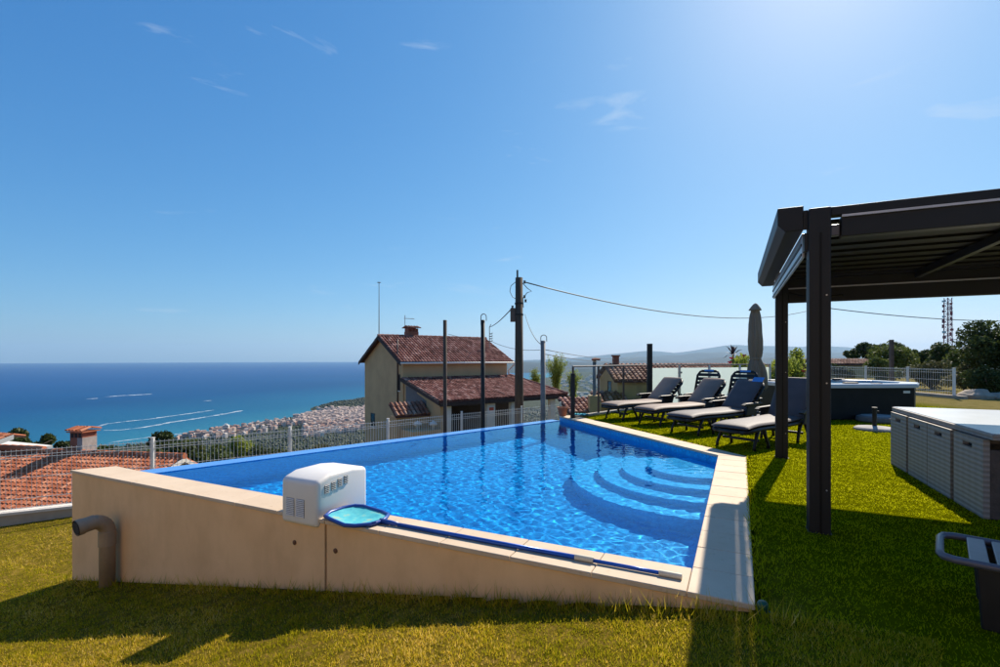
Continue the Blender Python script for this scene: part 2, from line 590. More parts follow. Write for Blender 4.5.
structure(mesh_np('hillside', V, Fq, k.m, smooth=True))

# sea: one wide sheet to the horizon, turquoise over the shallows by the shore
nr2, na2 = 46, 120
rr = np.concatenate([[300], np.geomspace(420, 19500, nr2 - 1)])
ang = np.radians(np.linspace(-72, 60, na2))
Rg, Ag = np.meshgrid(rr, ang, indexing='ij')
V = np.stack([Rg * np.sin(Ag), Rg * np.cos(Ag), np.full_like(Rg, SEA)], -1).reshape(-1, 3)
idx = np.arange(nr2 * na2).reshape(nr2, na2)
Fq = np.stack([idx[:-1, :-1], idx[:-1, 1:], idx[1:, 1:], idx[1:, :-1]], -1).reshape(-1, 4)
k = NT('sea_water')
geo = k.n('ShaderNodeNewGeometry')
sx = k.n('ShaderNodeSeparateXYZ')
k.l(geo.outputs['Position'], sx.inputs[0])
# metres seaward of the shore line that runs from (-800, 700) to (-480, 1400)
m1 = k.n('ShaderNodeMath', operation='MULTIPLY')
m1.inputs[1].default_value = -0.955
k.l(sx.outputs['X'], m1.inputs[0])
m2 = k.n('ShaderNodeMath', operation='MULTIPLY_ADD')
m2.inputs[1].default_value = 0.297
k.l(sx.outputs['Y'], m2.inputs[0])
k.l(m1.outputs[0], m2.inputs[2])
nb = k.noise(0.0016, 4, 0.6)
m3 = k.n('ShaderNodeMath', operation='MULTIPLY_ADD')
m3.inputs[1].default_value = 260.0
k.l(nb, m3.inputs[0])
k.l(m2.outputs[0], m3.inputs[2])
mr = k.n('ShaderNodeMapRange')
mr.inputs['From Min'].default_value = 930
mr.inputs['From Max'].default_value = 3600
k.l(m3.outputs[0], mr.inputs['Value'])
c = k.ramp(mr.outputs[0], [(0.0, (0.028, 0.175, 0.245)), (0.10, (0.010, 0.115, 0.215)), (0.35, (0.0, 0.062, 0.175)), (1.0, (0.0, 0.062, 0.20))])
st = k.ramp(k.noise(0.0009, 6, 0.6, stretch=(0.5, 2.2, 1)), [(0.35, (0.86, 0.88, 0.9)), (0.65, (1, 1, 1))])
k.l(k.mix(1.0, c, st, 'MULTIPLY'), k.b.inputs['Base Color'])
k.b.inputs['Roughness'].default_value = 0.55
k.b.inputs['Specular IOR Level'].default_value = 0.03
k.bump(k.noise(0.06, 5, 0.6), 0.6, 3.0)
structure(mesh_np('sea', V, Fq, k.m))

# far mountains: ridge lines with real depth
PROF = [[(455, 362), (500, 361), (540, 360), (563, 359), (590, 356.6), (610, 354.6), (628, 352.6), (648, 350.8), (660, 351.4), (674, 352.8), (690, 350.8), (705, 348.6), (720, 346.2), (733, 344.6), (748, 345.4), (775, 345.8), (800, 346.8), (822, 346.2), (845, 347.2), (862, 349.0), (900, 352), (960, 353), (1040, 354)],
        [(480, 362), (560, 361.5), (600, 360.5), (640, 357.0), (680, 355.0), (700, 352.5), (740, 352.0), (790, 353.5), (830, 352), (870, 353), (1040, 356)],
        [(470, 366), (500, 364.5), (522, 362.0), (545, 363.2), (570, 361.6), (600, 363), (640, 360.5), (680, 361.2), (720, 357.6), (760, 358.6), (800, 356.5), (850, 358), (1040, 360)]]
mm_ = mat('hazy_mountain_woods', (0.028, 0.040, 0.038), 0.95, 0.35, 0.0012, spec=0.1)
for li, D in enumerate((15600.0, 10600.0, 6800.0)):
    px = np.linspace(455, 1040, 260)
    pr = np.array(PROF[li])
    ys = np.interp(px, pr[:, 0], pr[:, 1])
    ys = ys + (vnoise(px / 16, px * 0 + li * 3, 5 + li)) * (0.45, 0.5, 0.6)[li]
    zt = EYE + (HZ - ys) * D / F
    rows = []
    prof = [(-0.30, 0.0), (-0.2, 0.22), (-0.1, 0.6), (-0.04, 0.88), (0, 1.0), (0.04, 0.9), (0.08, 0.5), (0.13, 0.0)]
    for (dd, hh) in prof:
        DD = D * (1 + dd)
        xx = (px - 500) * D / F
        bumpn = vnoise(px / 10 + dd * 9, px * 0 + dd * 30, 21 + li) * 22 * (1 if 0 < hh < 1 else 0)
        rows.append(np.stack([xx, np.full_like(xx, DD), (SEA - 6) + (zt - SEA + 6) * hh + bumpn], -1))
    V = np.stack(rows).reshape(-1, 3)
    idx = np.arange(V.shape[0]).reshape(len(prof), len(px))
    Fq = np.stack([idx[:-1, :-1], idx[:-1, 1:], idx[1:, 1:], idx[1:, :-1]], -1).reshape(-1, 4)
    structure(mesh_np('mountains', V, Fq, mm_, smooth=True))

# haze: one closed box of even, pale air round everything
k = NT('haze_air')
k.t.nodes.remove(k.b)
pv = k.n('ShaderNodeVolumePrincipled')
pv.inputs['Color'].default_value = (0.46, 0.72, 1.0, 1)
pv.inputs['Density'].default_value = 4.4e-5
pv.inputs['Anisotropy'].default_value = 0.2
k.l(pv.outputs[0], k.out.inputs['Volume'])
hz = MB().box(-20500, 20500, -400, 20500, SEA - 95, 560).build('haze', k.m)
hz['kind'] = 'stuff'
hz['label'] = 'pale blue summer haze over the sea and hills'

# ------------------------------------------------------------------ garden ground
A = np.array([1.44, 2.80])
w_ = np.array([-0.898, 0.440])       # along the pool's front wall, to the left
n_ = np.array([0.440, 0.898])        # across that wall, towards the pool (also along the right coping)
B = np.array([3.50, 7.00])
C = np.array([1.78, 12.00])
E = A + 7.56 * w_
FENCE = [(-16.5, 4.25), (-9.80, 9.15), (-7.3, 10.3), (-5.1, 11.9), (-3.1, 13.55), (-1.2, 15.35), (0.75, 17.0), (2.3, 18.6)]


def side(px, py, a, b):
    return (b[0] - a[0]) * (py - a[1]) - (b[1] - a[1]) * (px - a[0])


def lawn_z(X, Y):
    t = (X - A[0]) * w_[0] + (Y - A[1]) * w_[1]
    p = (X - A[0]) * n_[0] + (Y - A[1]) * n_[1]
    u = t + 0.5
    sp = np.where(u > 0, u * u / (u + 0.35), 0)
    zl = -0.178 * np.minimum(sp, 8.0) - 0.075 * np.clip(sp - 8.0, 0, 6)
    right = ((side(X, Y, A, B) < 0) | (side(X, Y, B, C) < 0)) & ~((X < 1.8) & (Y > 12.05))
    zr = zl * (1 - smooth(p, 0.0, 0.9))
    back = np.minimum(zl, -1.65)
    z = np.where(p < 0.1, zl, np.where(right, zr, back))
    z = z + vnoise(X * 1.6, Y * 1.6, 9) * 0.012 * np.clip(-p, 0, 1)
    return z


POOL = [A + 0.12 * n_ + 0.12 * w_, A + 0.12 * w_ + n_ * 4.6, B + np.array([-0.14, 0]), C + np.array([-0.12, 0.1]), C + np.array([-0.6, 0.15]), E + np.array([0.25, 0.3]), E + np.array([0.2, 0.05])]


def inpoly(X, Y, P):
    ins = np.zeros(X.shape, bool)
    j = len(P) - 1
    for i in range(len(P)):
        xi, yi, xj, yj = P[i][0], P[i][1], P[j][0], P[j][1]
        cond = ((yi > Y) != (yj > Y)) & (X < (xj - xi) * (Y - yi) / (yj - yi + 1e-12) + xi)
        ins ^= cond
        j = i
    return ins


def outside(X, Y):
    """beyond the fence and railing lines"""
    o = np.zeros(X.shape, bool)
    for a, b in zip(FENCE[:-1], FENCE[1:]):
        m = (X >= a[0]) & (X < b[0])
        o |= m & (Y > a[1] + (b[1] - a[1]) * (X - a[0]) / (b[0] - a[0]) + 0.12)
    o |= (X >= 2.3) & (X < 4.2) & (Y > 11.75 + (X - 1.83) * 1.0)
    o |= (X < 2.3) & (X > 1.75) & (Y > 12.05)
    o |= (X >= 4.2) & (X < 9.0) & (Y > 14.15 + (X - 4.2) * 0.35)
    o |= X < -16.4
    return o


k = NT('lawn_soil_and_thatch')
oc = k.n('ShaderNodeNewGeometry')
sx = k.n('ShaderNodeSeparateXYZ')
k.l(oc.outputs['Position'], sx.inputs[0])
dry = k.ramp(k.noise(9.0, 9, 0.8), [(0.30, (0.06, 0.05, 0.005)), (0.5, (0.15, 0.11, 0.014)), (0.68, (0.32, 0.20, 0.05))])
grn = k.ramp(k.noise(7.0, 6, 0.75), [(0.30, (0.06, 0.066, 0.0)), (0.7, (0.14, 0.145, 0.001))])
# the far edge of the garden, beyond the hot tub, is dry straw coloured grass
mr = k.n('ShaderNodeMapRange')
mr.inputs['From Min'].default_value = 0.6
mr.inputs['From Max'].default_value = 2.2
k.l(sx.outputs['X'], mr.inputs['Value'])
mr2 = k.n('ShaderNodeMapRange')
mr2.inputs['From Min'].default_value = 12.2
mr2.inputs['From Max'].default_value = 13.5
k.l(sx.outputs['X'], mr2.inputs['Value'])
straw = k.ramp(k.noise(3.0, 6, 0.7), [(0.3, (0.13, 0.115, 0.035)), (0.7, (0.23, 0.18, 0.075))])
k.l(k.mix(mr2.outputs[0], k.mix(mr.outputs[0], dry, grn), straw), k.b.inputs['Base Color'])
k.b.inputs['Roughness'].default_value = 0.95
k.b.inputs['Specular IOR Level'].default_value = 0.0
k.bump(k.noise(120, 4, 0.7), 0.8, 0.02)
M['lawn'] = k.m
xs = np.arange(-17, 34.01, 0.125)
ys = np.arange(-8, 34.01, 0.125)
Xg, Yg = np.meshgrid(xs, ys)
Zg = lawn_z(Xg, Yg)
Zg[inpoly(Xg, Yg, POOL)] = -3.0
Zg[outside(Xg, Yg)] = -5.5
V = np.stack([Xg, Yg, Zg], -1).reshape(-1, 3)
idx = np.arange(V.shape[0]).reshape(Xg.shape)
Fq = np.stack([idx[:-1, :-1], idx[:-1, 1:], idx[1:, 1:], idx[1:, :-1]], -1).reshape(-1, 4)
structure(mesh_np('lawn', V, Fq, M['lawn']))


def blades(name, label, P, h, wd, lean, tint, material):
    n = len(P)
    a = RNG.uniform(0, 2 * math.pi, n)
    d = np.stack([np.cos(a), np.sin(a), np.zeros(n)], -1)
    a2 = RNG.uniform(0, 2 * math.pi, n)
    ln = np.stack([np.cos(a2), np.sin(a2), np.zeros(n)], -1) * (h * RNG.uniform(0, 1, n) * lean)[:, None]
    tip = P + ln + np.stack([np.zeros(n), np.zeros(n), h], -1)
    V = np.stack([P - d * wd[:, None], P + d * wd[:, None], tip], 1).reshape(-1, 3)
    Fa = np.arange(3 * n).reshape(-1, 3)
    o = mesh_np(name, V, Fa, material, np.repeat(tint, 3))
    return tag(o, label, 'grass', kind='stuff')


M['blade_dry'] = tint_mat('dry_lawn_blades', [(0.0, (0.22, 0.225, 0.006)), (0.45, (0.48, 0.39, 0.016)), (0.75, (0.66, 0.45, 0.05)), (1.0, (0.78, 0.58, 0.17))], 0.9, 0.0, 0.6)
M['blade_turf'] = tint_mat('turf_blades', [(0.0, (0.25, 0.27, 0.002)), (0.6, (0.45, 0.46, 0.006)), (1.0, (0.60, 0.58, 0.025))], 0.9, 0.0, 0.6)
# dry natural lawn below the pool wall
n = 900000
Y = 1.2 + 9.0 * RNG.uniform(0, 1, n) ** 1.3
X = np.clip(RNG.uniform(-1.15, 0.9, n) * Y, -11.5, 2.4)
p = (X - A[0]) * n_[0] + (Y - A[1]) * n_[1]
t = (X - A[0]) * w_[0] + (Y - A[1]) * w_[1]
keep = ((p < -0.015) | (t > 7.7)) & ~outside(X, Y) & ~inpoly(X, Y, POOL) & (np.abs(X) < Y * 1.12 + 0.3) & (RNG.uniform(0, 1, n) < np.clip(1.25 - Y / 11, 0.25, 1) * np.clip(0.62 + 0.55 * vnoise(X * 22, Y * 22, 41) + 0.25 * vnoise(X * 5, Y * 5, 42), 0.06, 1))
X, Y, p, t = X[keep], Y[keep], p[keep], t[keep]
nn = vnoise(X * 2.3, Y * 2.3, 31)
tn = np.clip(0.40 + 0.36 * nn + RNG.normal(0, 0.27, len(X)), 0, 1)
h = (0.013 + 0.022 * RNG.uniform(0, 1, len(X)) ** 1.6 + 0.010 * np.clip(nn, 0, 1)) * np.clip(0.95 + 0.45 * vnoise(X * 11, Y * 11, 45), 0.4, 1.7)
nearwall = (p > -0.16) & (t > -0.3) & (t < 7.7)
h = np.where(nearwall, h + RNG.uniform(0, 1, len(X)) ** 7 * 0.14, h)
blades('grass_blades', 'short sun-dried lawn grass below the pool wall', np.stack([X, Y, lawn_z(X, Y) - 0.004], -1), h, 0.0014 + 0.0005 * Y, 0.9, tn, M['blade_dry'])
# short bright turf round the pool and pergola
n = 900000
X = RNG.uniform(1.2, 12.5, n)
Y = RNG.uniform(1.4, 14.0, n)
lim = (side(X, Y, A - n_ * 3, B) < 0) | ((side(X, Y, B, C) < 0) & (Y > 7))
keep = lim & (X < Y * 1.1 + 0.3) & ~outside(X, Y) & (RNG.uniform(0, 1, n) < np.clip(1.35 - Y / 9, 0.16, 1) * np.clip(0.66 + 0.5 * vnoise(X * 18, Y * 26, 43) + 0.2 * vnoise(X * 4, Y * 4, 44), 0.08, 1))
X, Y = X[keep], Y[keep]
p = (X - A[0]) * n_[0] + (Y - A[1]) * n_[1]
ed = -side(X, Y, A, B) / 4.68
tn = np.clip(0.5 + 0.18 * vnoise(X * 3, Y * 3, 8) + RNG.normal(0, 0.2, len(X)), 0, 1)
h = (0.009 + 0.012 * RNG.uniform(0, 1, len(X))) * np.clip(1.0 + 0.4 * vnoise(X * 13, Y * 17, 46), 0.5, 1.6)
h = np.where((ed < 0.09) & (Y < 5), h + RNG.uniform(0, 1, len(X)) ** 4 * 0.06, h)
blades('turf_blades', 'short bright green turf around the pool and pergola', np.stack([X, Y, lawn_z(X, Y) - 0.003], -1), h, 0.0016 + 0.0005 * Y, 1.1, tn, M['blade_turf'])

# ------------------------------------------------------------------ swimming pool
pool = thing('swimming_pool', 'raised infinity swimming pool with blue mosaic and curved corner steps', 'pool', (A[0], A[1], 0), math.atan2(n_[1], n_[0]) - math.pi / 2)
# local frame of the pool: x = right (-w_), y = n_ ; origin at the near corner A


def PL(p):
    d = np.array([p[0], p[1]]) - A
    return (float(-(d @ w_)), float(d @ n_))


W_ = 0.33
Bl, Cl, El = PL(B), PL(C), PL(E)
Ai = (-W_, W_)
bc = np.array(Cl) - np.array(Bl)
bc /= np.linalg.norm(bc)
bn = np.array([bc[1], -bc[0]])
if bn[0] > 0:
    bn = -bn
q = np.array(Bl) + 0.30 * bn
s = (-W_ - q[0]) / bc[0]
Bi = tuple(q + bc * s)
Ci = tuple(np.array(Cl) + 0.36 * bn + bc * -0.02)
W0 = PL((-4.98, 6.33))        # where the overflow edge leaves the front wall
wd_ = np.array(Ci) - np.array(W0)
wd_ /= np.linalg.norm(wd_)
wn = np.array([wd_[1], -wd_[0]])
if wn[1] > 0:
    wn = -wn                   # towards the water
WZ = -0.125                    # water level
FL = -1.32                     # floor
# basin: floor and inner faces
Wi = (W0[0] + 0.22, W_)
ring = [Ai, Bi, Ci, Wi]
mb = MB()
e3 = 0.004
vs = [(x, y, FL) for x, y in ring] + [(x, y, -0.034) for x, y in ring]
mb.add(vs, [(0, 1, 2, 3), (0, 4, 5, 1), (1, 5, 6, 2), (3, 7, 4, 0)])
wz = -0.115
mb.add([(Ci[0], Ci[1], FL), (Wi[0], Wi[1], FL), (Wi[0], Wi[1], wz), (Ci[0], Ci[1], wz)], [(0, 1, 2, 3)])
basin = mb.build('basin', M['mosaic'], pool)
# overflow edge
wo = [(Ci[0], Ci[1]), (Wi[0], Wi[1]), tuple(np.array(W0) - wn * 0.10 - wd_ * 0.05), tuple(np.array(Ci) - wn * 0.26)]
weir = MB().prism([(x - wn[0] * 0.003, y - wn[1] * 0.003) for x, y in wo], -2.6, wz).build('overflow_edge', mat('wet_edge_mosaic', (0.09, 0.27, 0.66), 0.15, 0.12, 30), pool)
# curved entry steps in the bend
cs = PL((2.78, 7.0))
steps = []
for i, (r, z) in enumerate([(1.74, -0.90), (1.36, -0.69), (1.0, -0.48), (0.64, -0.27)]):
    pts = []
    for kk in range(41):
        a = R(95 + kk * 215 / 40)
        pts.append((cs[0] + r * math.cos(a), cs[1] + r * math.sin(a)))
    pts = [(min(x, -W_ - 0.006), y) for x, y in pts]
    # keep the steps on the pool side of the bend
    out = []
    for x, y in pts:
        d = (np.array([x, y]) - np.array(Bi)) @ bn
        if d < 0.008:
            x, y = np.array([x, y]) + bn * (0.008 - d)
        out.append((float(x), float(y)))
    out.append((Bi[0] - 0.008, Bi[1]))
    o = MB().prism(out, FL - 0.1, z).build('step', M['shallow_light_mosaic'], pool)
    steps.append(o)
# walls under the coping
g0 = 3.285
MB().prism([(0, 0), (0, W_ - e3), (-g0 + 0.012, W_ - e3), (-g0 + 0.012, 0)], -2.4, -0.035).build('wall_panel', M['stucco'], pool)
MB().prism([(-g0 - 0.012, 0), (-g0 - 0.012, W_ - e3), (W0[0] - 0.0, W_ - e3), (El[0], 0)], -2.6, -0.035).build('wall_panel', M['stucco'], pool)
MB().box(-g0 - 0.014, -g0 + 0.014, 0.035, W_ - 0.02, -2.4, -0.04).build('movement_joint', mat('joint_mastic', (0.10, 0.07, 0.045), 0.9), pool)
MB().prism([(0.0, W_ + 0.002), (Bl[0], Bl[1]), (Bi[0] + e3, Bi[1]), (-W_ + e3, W_ + 0.002)], -1.9, -0.035).build('side_wall', M['stucco'], pool)
MB().prism([(Bl[0] + 0.002, Bl[1]), Cl, (Ci[0] - bn[0] * e3, Ci[1] - bn[1] * e3), (Bi[0] + 0.006, Bi[1] + 0.004)], -1.9, -0.035).build('bend_wall', M['mosaic'], pool)
for (t_, z_) in ((3.66, -0.26), (3.17, -0.25)):
    o = MB().lathe([(0, 0), (0.022, 0), (0.022, 0.006), (0.012, 0.012), (0, 0.013)], 10).build('bolt', M['rust'], pool)
    o.rotation_euler = (R(90), 0, 0)
    o.location = (-t_, -0.001, z_)
# coping tiles, one by one
gap = 0.004


def tile(poly, name='coping_tile', z0=-0.035, z1=0.0):
    c = np.mean(np.array(poly), 0)
    poly = [tuple(np.array(p_) + (c - np.array(p_)) / np.linalg.norm(c - np.array(p_)) * gap * 0.7) for p_ in poly]
    dz = random.uniform(-0.0012, 0.0012)
    return MB().prism(poly, z0, z1 + dz).build(name, M['coping'], pool, bevel=0.004, seg=1)


ov = 0.018
# right-hand run
nr_ = 12
ys_o = np.linspace(-ov, Bl[1], nr_ + 1)
ys_i = np.concatenate([np.linspace(-ov, Bi[1] - 0.30, nr_), [Bi[1]]])
for i in range(nr_):
    xo = lambda y: Bl[0] * y / Bl[1]
    tile([(xo(ys_o[i]) + ov, ys_o[i]), (xo(ys_o[i + 1]) + ov, ys_o[i + 1]), (-W_ - ov, ys_i[i + 1]), (-W_ - ov, ys_i[i])])
# bend run
nb_ = 15
for i in range(nb_):
    a0, a1 = i / nb_, (i + 1) / nb_
    Po = lambda a: np.array(Bl) * (1 - a) + np.array(Cl) * a - bn * ov * (0 if a == 0 else 1) + (np.array([ov, 0]) if a == 0 else 0)
    Pi = lambda a: np.array(Bi) * (1 - a) + np.array(Ci) * a + bn * ov * (0 if a == 0 else 1) - (np.array([ov, 0]) if a == 0 else 0)
    tile([tuple(Po(a0)), tuple(Po(a1)), tuple(Pi(a1)), tuple(Pi(a0))])
# front run to the left corner
xs_ = list(np.linspace(-W_ - ov, El[0] + 0.75, 12))
for i in range(11):
    tile([(xs_[i], -ov), (xs_[i], W_ + ov), (xs_[i + 1], W_ + ov), (xs_[i + 1], -ov)])
tile([(xs_[-1], -ov), (xs_[-1], W_ + ov), (W0[0], W_ + 0.04), (El[0] - 0.02, -ov)])
# water sheet with small ripples
xs = np.arange(El[0] - 0.2, max(Bi[0], Ai[0]) + 0.2, 0.017)
ys = np.arange(0.1, max(Ci[1], Bi[1]) + 0.4, 0.017)
Xg, Yg = np.meshgrid(xs, ys)
Zg = np.full_like(Xg, WZ)
r_ = np.random.default_rng(5)
for i in range(46):
    lam = r_.uniform(0.07, 0.19) if i < 38 else r_.uniform(0.5, 1.6)
    an = r_.normal(2.2, 1.0)
    amp = 0.00080 * lam if i < 38 else 0.00030 * lam
    Zg += amp * np.sin(6.2832 / lam * (Xg * math.cos(an) + Yg * math.sin(an)) + r_.uniform(0, 6.283)
                       + 0.8 * np.sin(Xg * r_.uniform(0.6, 2.0) + Yg * r_.uniform(0.6, 2.0)))
cen = np.mean(np.array(ring), 0)
big = [tuple(np.array(p_) + (np.array(p_) - cen) / np.linalg.norm(np.array(p_) - cen) * 0.14) for p_ in ring]
idx = np.arange(Xg.size).reshape(Xg.shape)
Fq = np.stack([idx[:-1, :-1], idx[:-1, 1:], idx[1:, 1:], idx[1:, :-1]], -1).reshape(-1, 4)
cxm = (Xg[:-1, :-1] + 0.02).reshape(-1)
cym = (Yg[:-1, :-1] + 0.02).reshape(-1)
Fq = Fq[inpoly(cxm, cym, big)]
used = np.unique(Fq)
remap = np.full(Xg.size, -1)
remap[used] = np.arange(len(used))
V = np.stack([Xg, Yg, Zg], -1).reshape(-1, 3)[used]
water = mesh_np('water', V, remap[Fq], M['water'], parent=pool, smooth=True)
water.cycles.is_caustics_caster = True
for o in [basin] + steps:
    o.cycles.is_caustics_receiver = True

# ------------------------------------------------------------------ added unseen house front behind the camera, bounces warm light into shade
vl = thing('bounce_villa', 'added unseen cream house behind the camera that bounces warm light onto shaded faces', 'house', (-3.7, -7.6, 0), pool.rotation_euler[2])
cream = mat('cream_render', (0.46, 0.33, 0.20), 0.9, 0.06, 1.0, 0.2, 50)
op = [(-6.2, -4.0, 2.3), (-1.6, 1.2, 2.3), (3.6, 5.8, 2.3)]
edges = [-9.0] + [e_ for o_ in op for e_ in o_[:2]] + [9.0]
for i in range(0, len(edges), 2):
    MB().box(edges[i], edges[i + 1], -0.35, 0, -1.8, 3.0).build('wall', cream, vl)
MB().box(-9.0, 9.0, -0.35, 0, 3.002, 6.0).build('wall', cream, vl)
for (x0, x1, h0) in op:
    MB().box(x0, x1, -0.35, 0, h0, 3.0).build('lintel', cream, vl)
    MB().box(x0, x1, -0.35, 0, -1.8, 0.0).build('threshold', M['coping'], vl)
    d_ = MB().box(x0, x1, -0.25, -0.22, 0.002, h0 - 0.002).build('terrace_door', M['pane'], vl)
    for xx in (x0, (x0 + x1) / 2 - 0.03, x1 - 0.06):
        MB().box(xx, xx + 0.06, -0.27, -0.18, 0.004, h0 - 0.004).build('door_frame', M['white_plastic'], d_)
for xx in (-5.1, -0.2, 4.7):
    w_o = MB().box(xx - 0.6, xx + 0.6, 0.0, 0.03, 3.7, 5.0).build('window', M['white_plastic'], vl)
    MB().box(xx - 0.53, xx + 0.53, 0.031, 0.036, 3.77, 4.93).build('pane', M['pane'], w_o)
MB().box(-9.0, -8.65, -8.0, -0.352, -1.8, 6.0).build('wall', cream, vl)
MB().box(8.65, 9.0, -8.0, -0.352, -1.8, 6.0).build('wall', cream, vl)
MB().hexa([(-9.6, -9, 6.9), (9.6, -9, 6.9), (9.6, 0.6, 5.95), (-9.6, 0.6, 5.95), (-9.6, -9, 7.1), (9.6, -9, 7.1), (9.6, 0.6, 6.15), (-9.6, 0.6, 6.15)]).build('roof', M['tile_bed'], vl)
MB().box(-9.0, 9.0, 0.004, 2.6, -1.9, 0.02).build('terrace', M['coping'], vl)  # added pale slab, bounces more light

# ------------------------------------------------------------------ filter unit, net, pipe
unit = thing('filter_unit', 'white moulded filter unit with slotted vents straddling the pool wall', 'filter unit', tuple(A + w_ * 3.80 - n_ * 0.035) + (-0.085,), pool.rotation_euler[2])
L_, D_, H_ = 0.45, 0.64, 0.45
prof = [(0, 0), (0, 0.405), (0.15, H_), (0.44, H_), (D_, 0.42), (D_, 0.0)]
body = MB().extrude(prof, 'x', 0, L_).build('housing', M['white_plastic'], unit, smooth=True, bevel=0.042, seg=4)
# vents, each a dark recess plate crossed by slats
for x0 in (0.075, 0.20):
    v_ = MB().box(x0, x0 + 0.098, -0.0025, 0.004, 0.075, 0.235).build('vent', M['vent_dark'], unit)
    sl = MB()
    for j in range(10):
        z = 0.082 + j * 0.016
        sl.hexa([(x0, -0.009, z - 0.004), (x0 + 0.098, -0.009, z - 0.004), (x0 + 0.098, -0.002, z + 0.003), (x0, -0.002, z + 0.003),
                 (x0, -0.009, z - 0.001), (x0 + 0.098, -0.009, z - 0.001), (x0 + 0.098, -0.002, z + 0.006), (x0, -0.002, z + 0.006)])
    sl.build('slats', M['white_plastic'], v_)
for i in range(4):
    y0 = 0.085 + i * 0.078
    zz = 0.285 + i * 0.012
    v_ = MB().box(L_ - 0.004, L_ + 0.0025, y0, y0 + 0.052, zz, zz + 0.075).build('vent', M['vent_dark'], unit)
    sl = MB()
    for j in range(5):
        z = zz + 0.006 + j * 0.0155
        sl.box(L_ + 0.002, L_ + 0.009, y0, y0 + 0.052, z - 0.001, z + 0.004)
    sl.build('slats', M['white_plastic'], v_)
MB().box(0.06, L_ - 0.06, 0.40, D_ - 0.05, -0.45, 0.03).build('suction_column', M['white_plastic'], unit, bevel=0.02)

net = thing('skimmer_net', 'blue framed leaf skimmer net on a long blue pole along the coping', 'pool net', tuple(A + w_ * 2.66 + n_ * 0.13) + (0.0,), pool.rotation_euler[2])
hd = [(-0.12, 0.0), (-0.15, -0.10), (-0.24, -0.19), (-0.33, -0.215), (-0.50, -0.20), (-0.60, -0.16), (-0.645, -0.06), (-0.63, 0.10), (-0.58, 0.18), (-0.50, 0.205), (-0.28, 0.20), (-0.18, 0.16), (-0.14, 0.08)]
MB().tube([(x, y, 0.022 + 0.02 * (x < -0.4)) for x, y in hd + hd[:2]], 0.017, 8).build('hoop', M['blue_plastic'], net, smooth=True)
mb = MB()
ctr = (-0.36, 0.0, 0.004)
vs = [ctr] + [(x, y, 0.022 + 0.02 * (x < -0.4)) for x, y in hd] + [((x + ctr[0]) / 2, y / 2, 0.007) for x, y in hd]
nh = len(hd)
fs = []
for i in range(nh):
    j = (i + 1) % nh
    fs.append((1 + i, 1 + j, 1 + nh + j, 1 + nh + i))
    fs.append((0, 1 + nh + i, 1 + nh + j))
mb.add(vs, fs)
MB.build(mb, 'mesh_bag', M['net'], net, smooth=True)
MB().tube([(-0.135, 0, 0.022), (-0.02, 0, 0.022), (0.06, 0, 0.020)], [0.024, 0.02, 0.016], 8).build('handle_socket', M['blue_plastic'], net, smooth=True)
MB().tube([(0.05, 0, 0.018), (1.62, 0.005, 0.018)], 0.0165, 10).build('pole', M['blue_pole'], net, smooth=True)
MB().tube([(1.66, 0.005, 0.017), (2.2, 0.006, 0.017)], 0.013, 10).build('pole', M['blue_pole'], net, smooth=True)
MB().tube([(1.57, 0.005, 0.021), (1.70, 0.005, 0.021)], 0.021, 10).build('locking_collar', M['cream_plastic'], net, bevel=0.003)
MB().tube([(2.13, 0.006, 0.019), (2.27, 0.006, 0.019)], 0.019, 10).build('grip', M['cream_plastic'], net, bevel=0.003)

dp = A + w_ * 6.52 - n_ * 0.11
pz = float(lawn_z(np.array([dp[0]]), np.array([dp[1]]))[0])
pipe = thing('drain_pipe', 'thick beige drain pipe with an open elbow against the pool wall', 'pipe', (dp[0], dp[1], pz - 0.05), pool.rotation_euler[2])
zt = -0.43 - pz + 0.05
pts = [(0, 0, 0), (0, 0, zt - 0.14)] + [(-0.004 * (1 - math.cos(a)), -0.14 * (1 - math.cos(a)), zt - 0.14 + 0.14 * math.sin(a)) for a in np.linspace(0.2, math.pi / 2, 7)]
MB().tube(pts, 0.078, 18).build('riser', M['pipe'], pipe, smooth=True)
ex = Vector(pts[-1])
dr = Vector((-0.03, -0.95, -0.12)).normalized()
mb = MB().tube([ex - dr * 0.02, ex + dr * 0.15], 0.080, 18, cap=False)
mb.tube([ex + dr * 0.09, ex + dr * 0.15], 0.088, 18, cap=False)
MB().tube([ex + dr * 0.152, ex + dr * 0.02], 0.070, 18, cap=True).build('bore_shade', M['void'], pipe)  # dark plug stands in for the shade inside the spout
sp_ = mb.build('spout', M['pipe'], pipe, smooth=True)
MB().tube([(0, 0, zt - 0.30), (0, 0, zt - 0.13)], 0.086, 18).build('coupling', M['pipe'], pipe, smooth=False, bevel=0.006)

tap = thing('hose_connector', 'small green hose connector in the grass at the pool corner', 'hose connector', (1.49, 2.78, -0.08), 0.3)
MB().lathe([(0, 0), (0.030, 0), (0.034, 0.03), (0.026, 0.05), (0.030, 0.06), (0.030, 0.085), (0.02, 0.10), (0, 0.10)], 14).build('body', M['green_plastic'], tap, smooth=True)
MB().tube([(0, 0, 0.05), (0.03, -0.03, 0.04), (0.10, -0.09, 0.015), (0.22, -0.13, 0.012)], 0.009, 8).build('hose_stub', M['green_plastic'], tap, smooth=True)

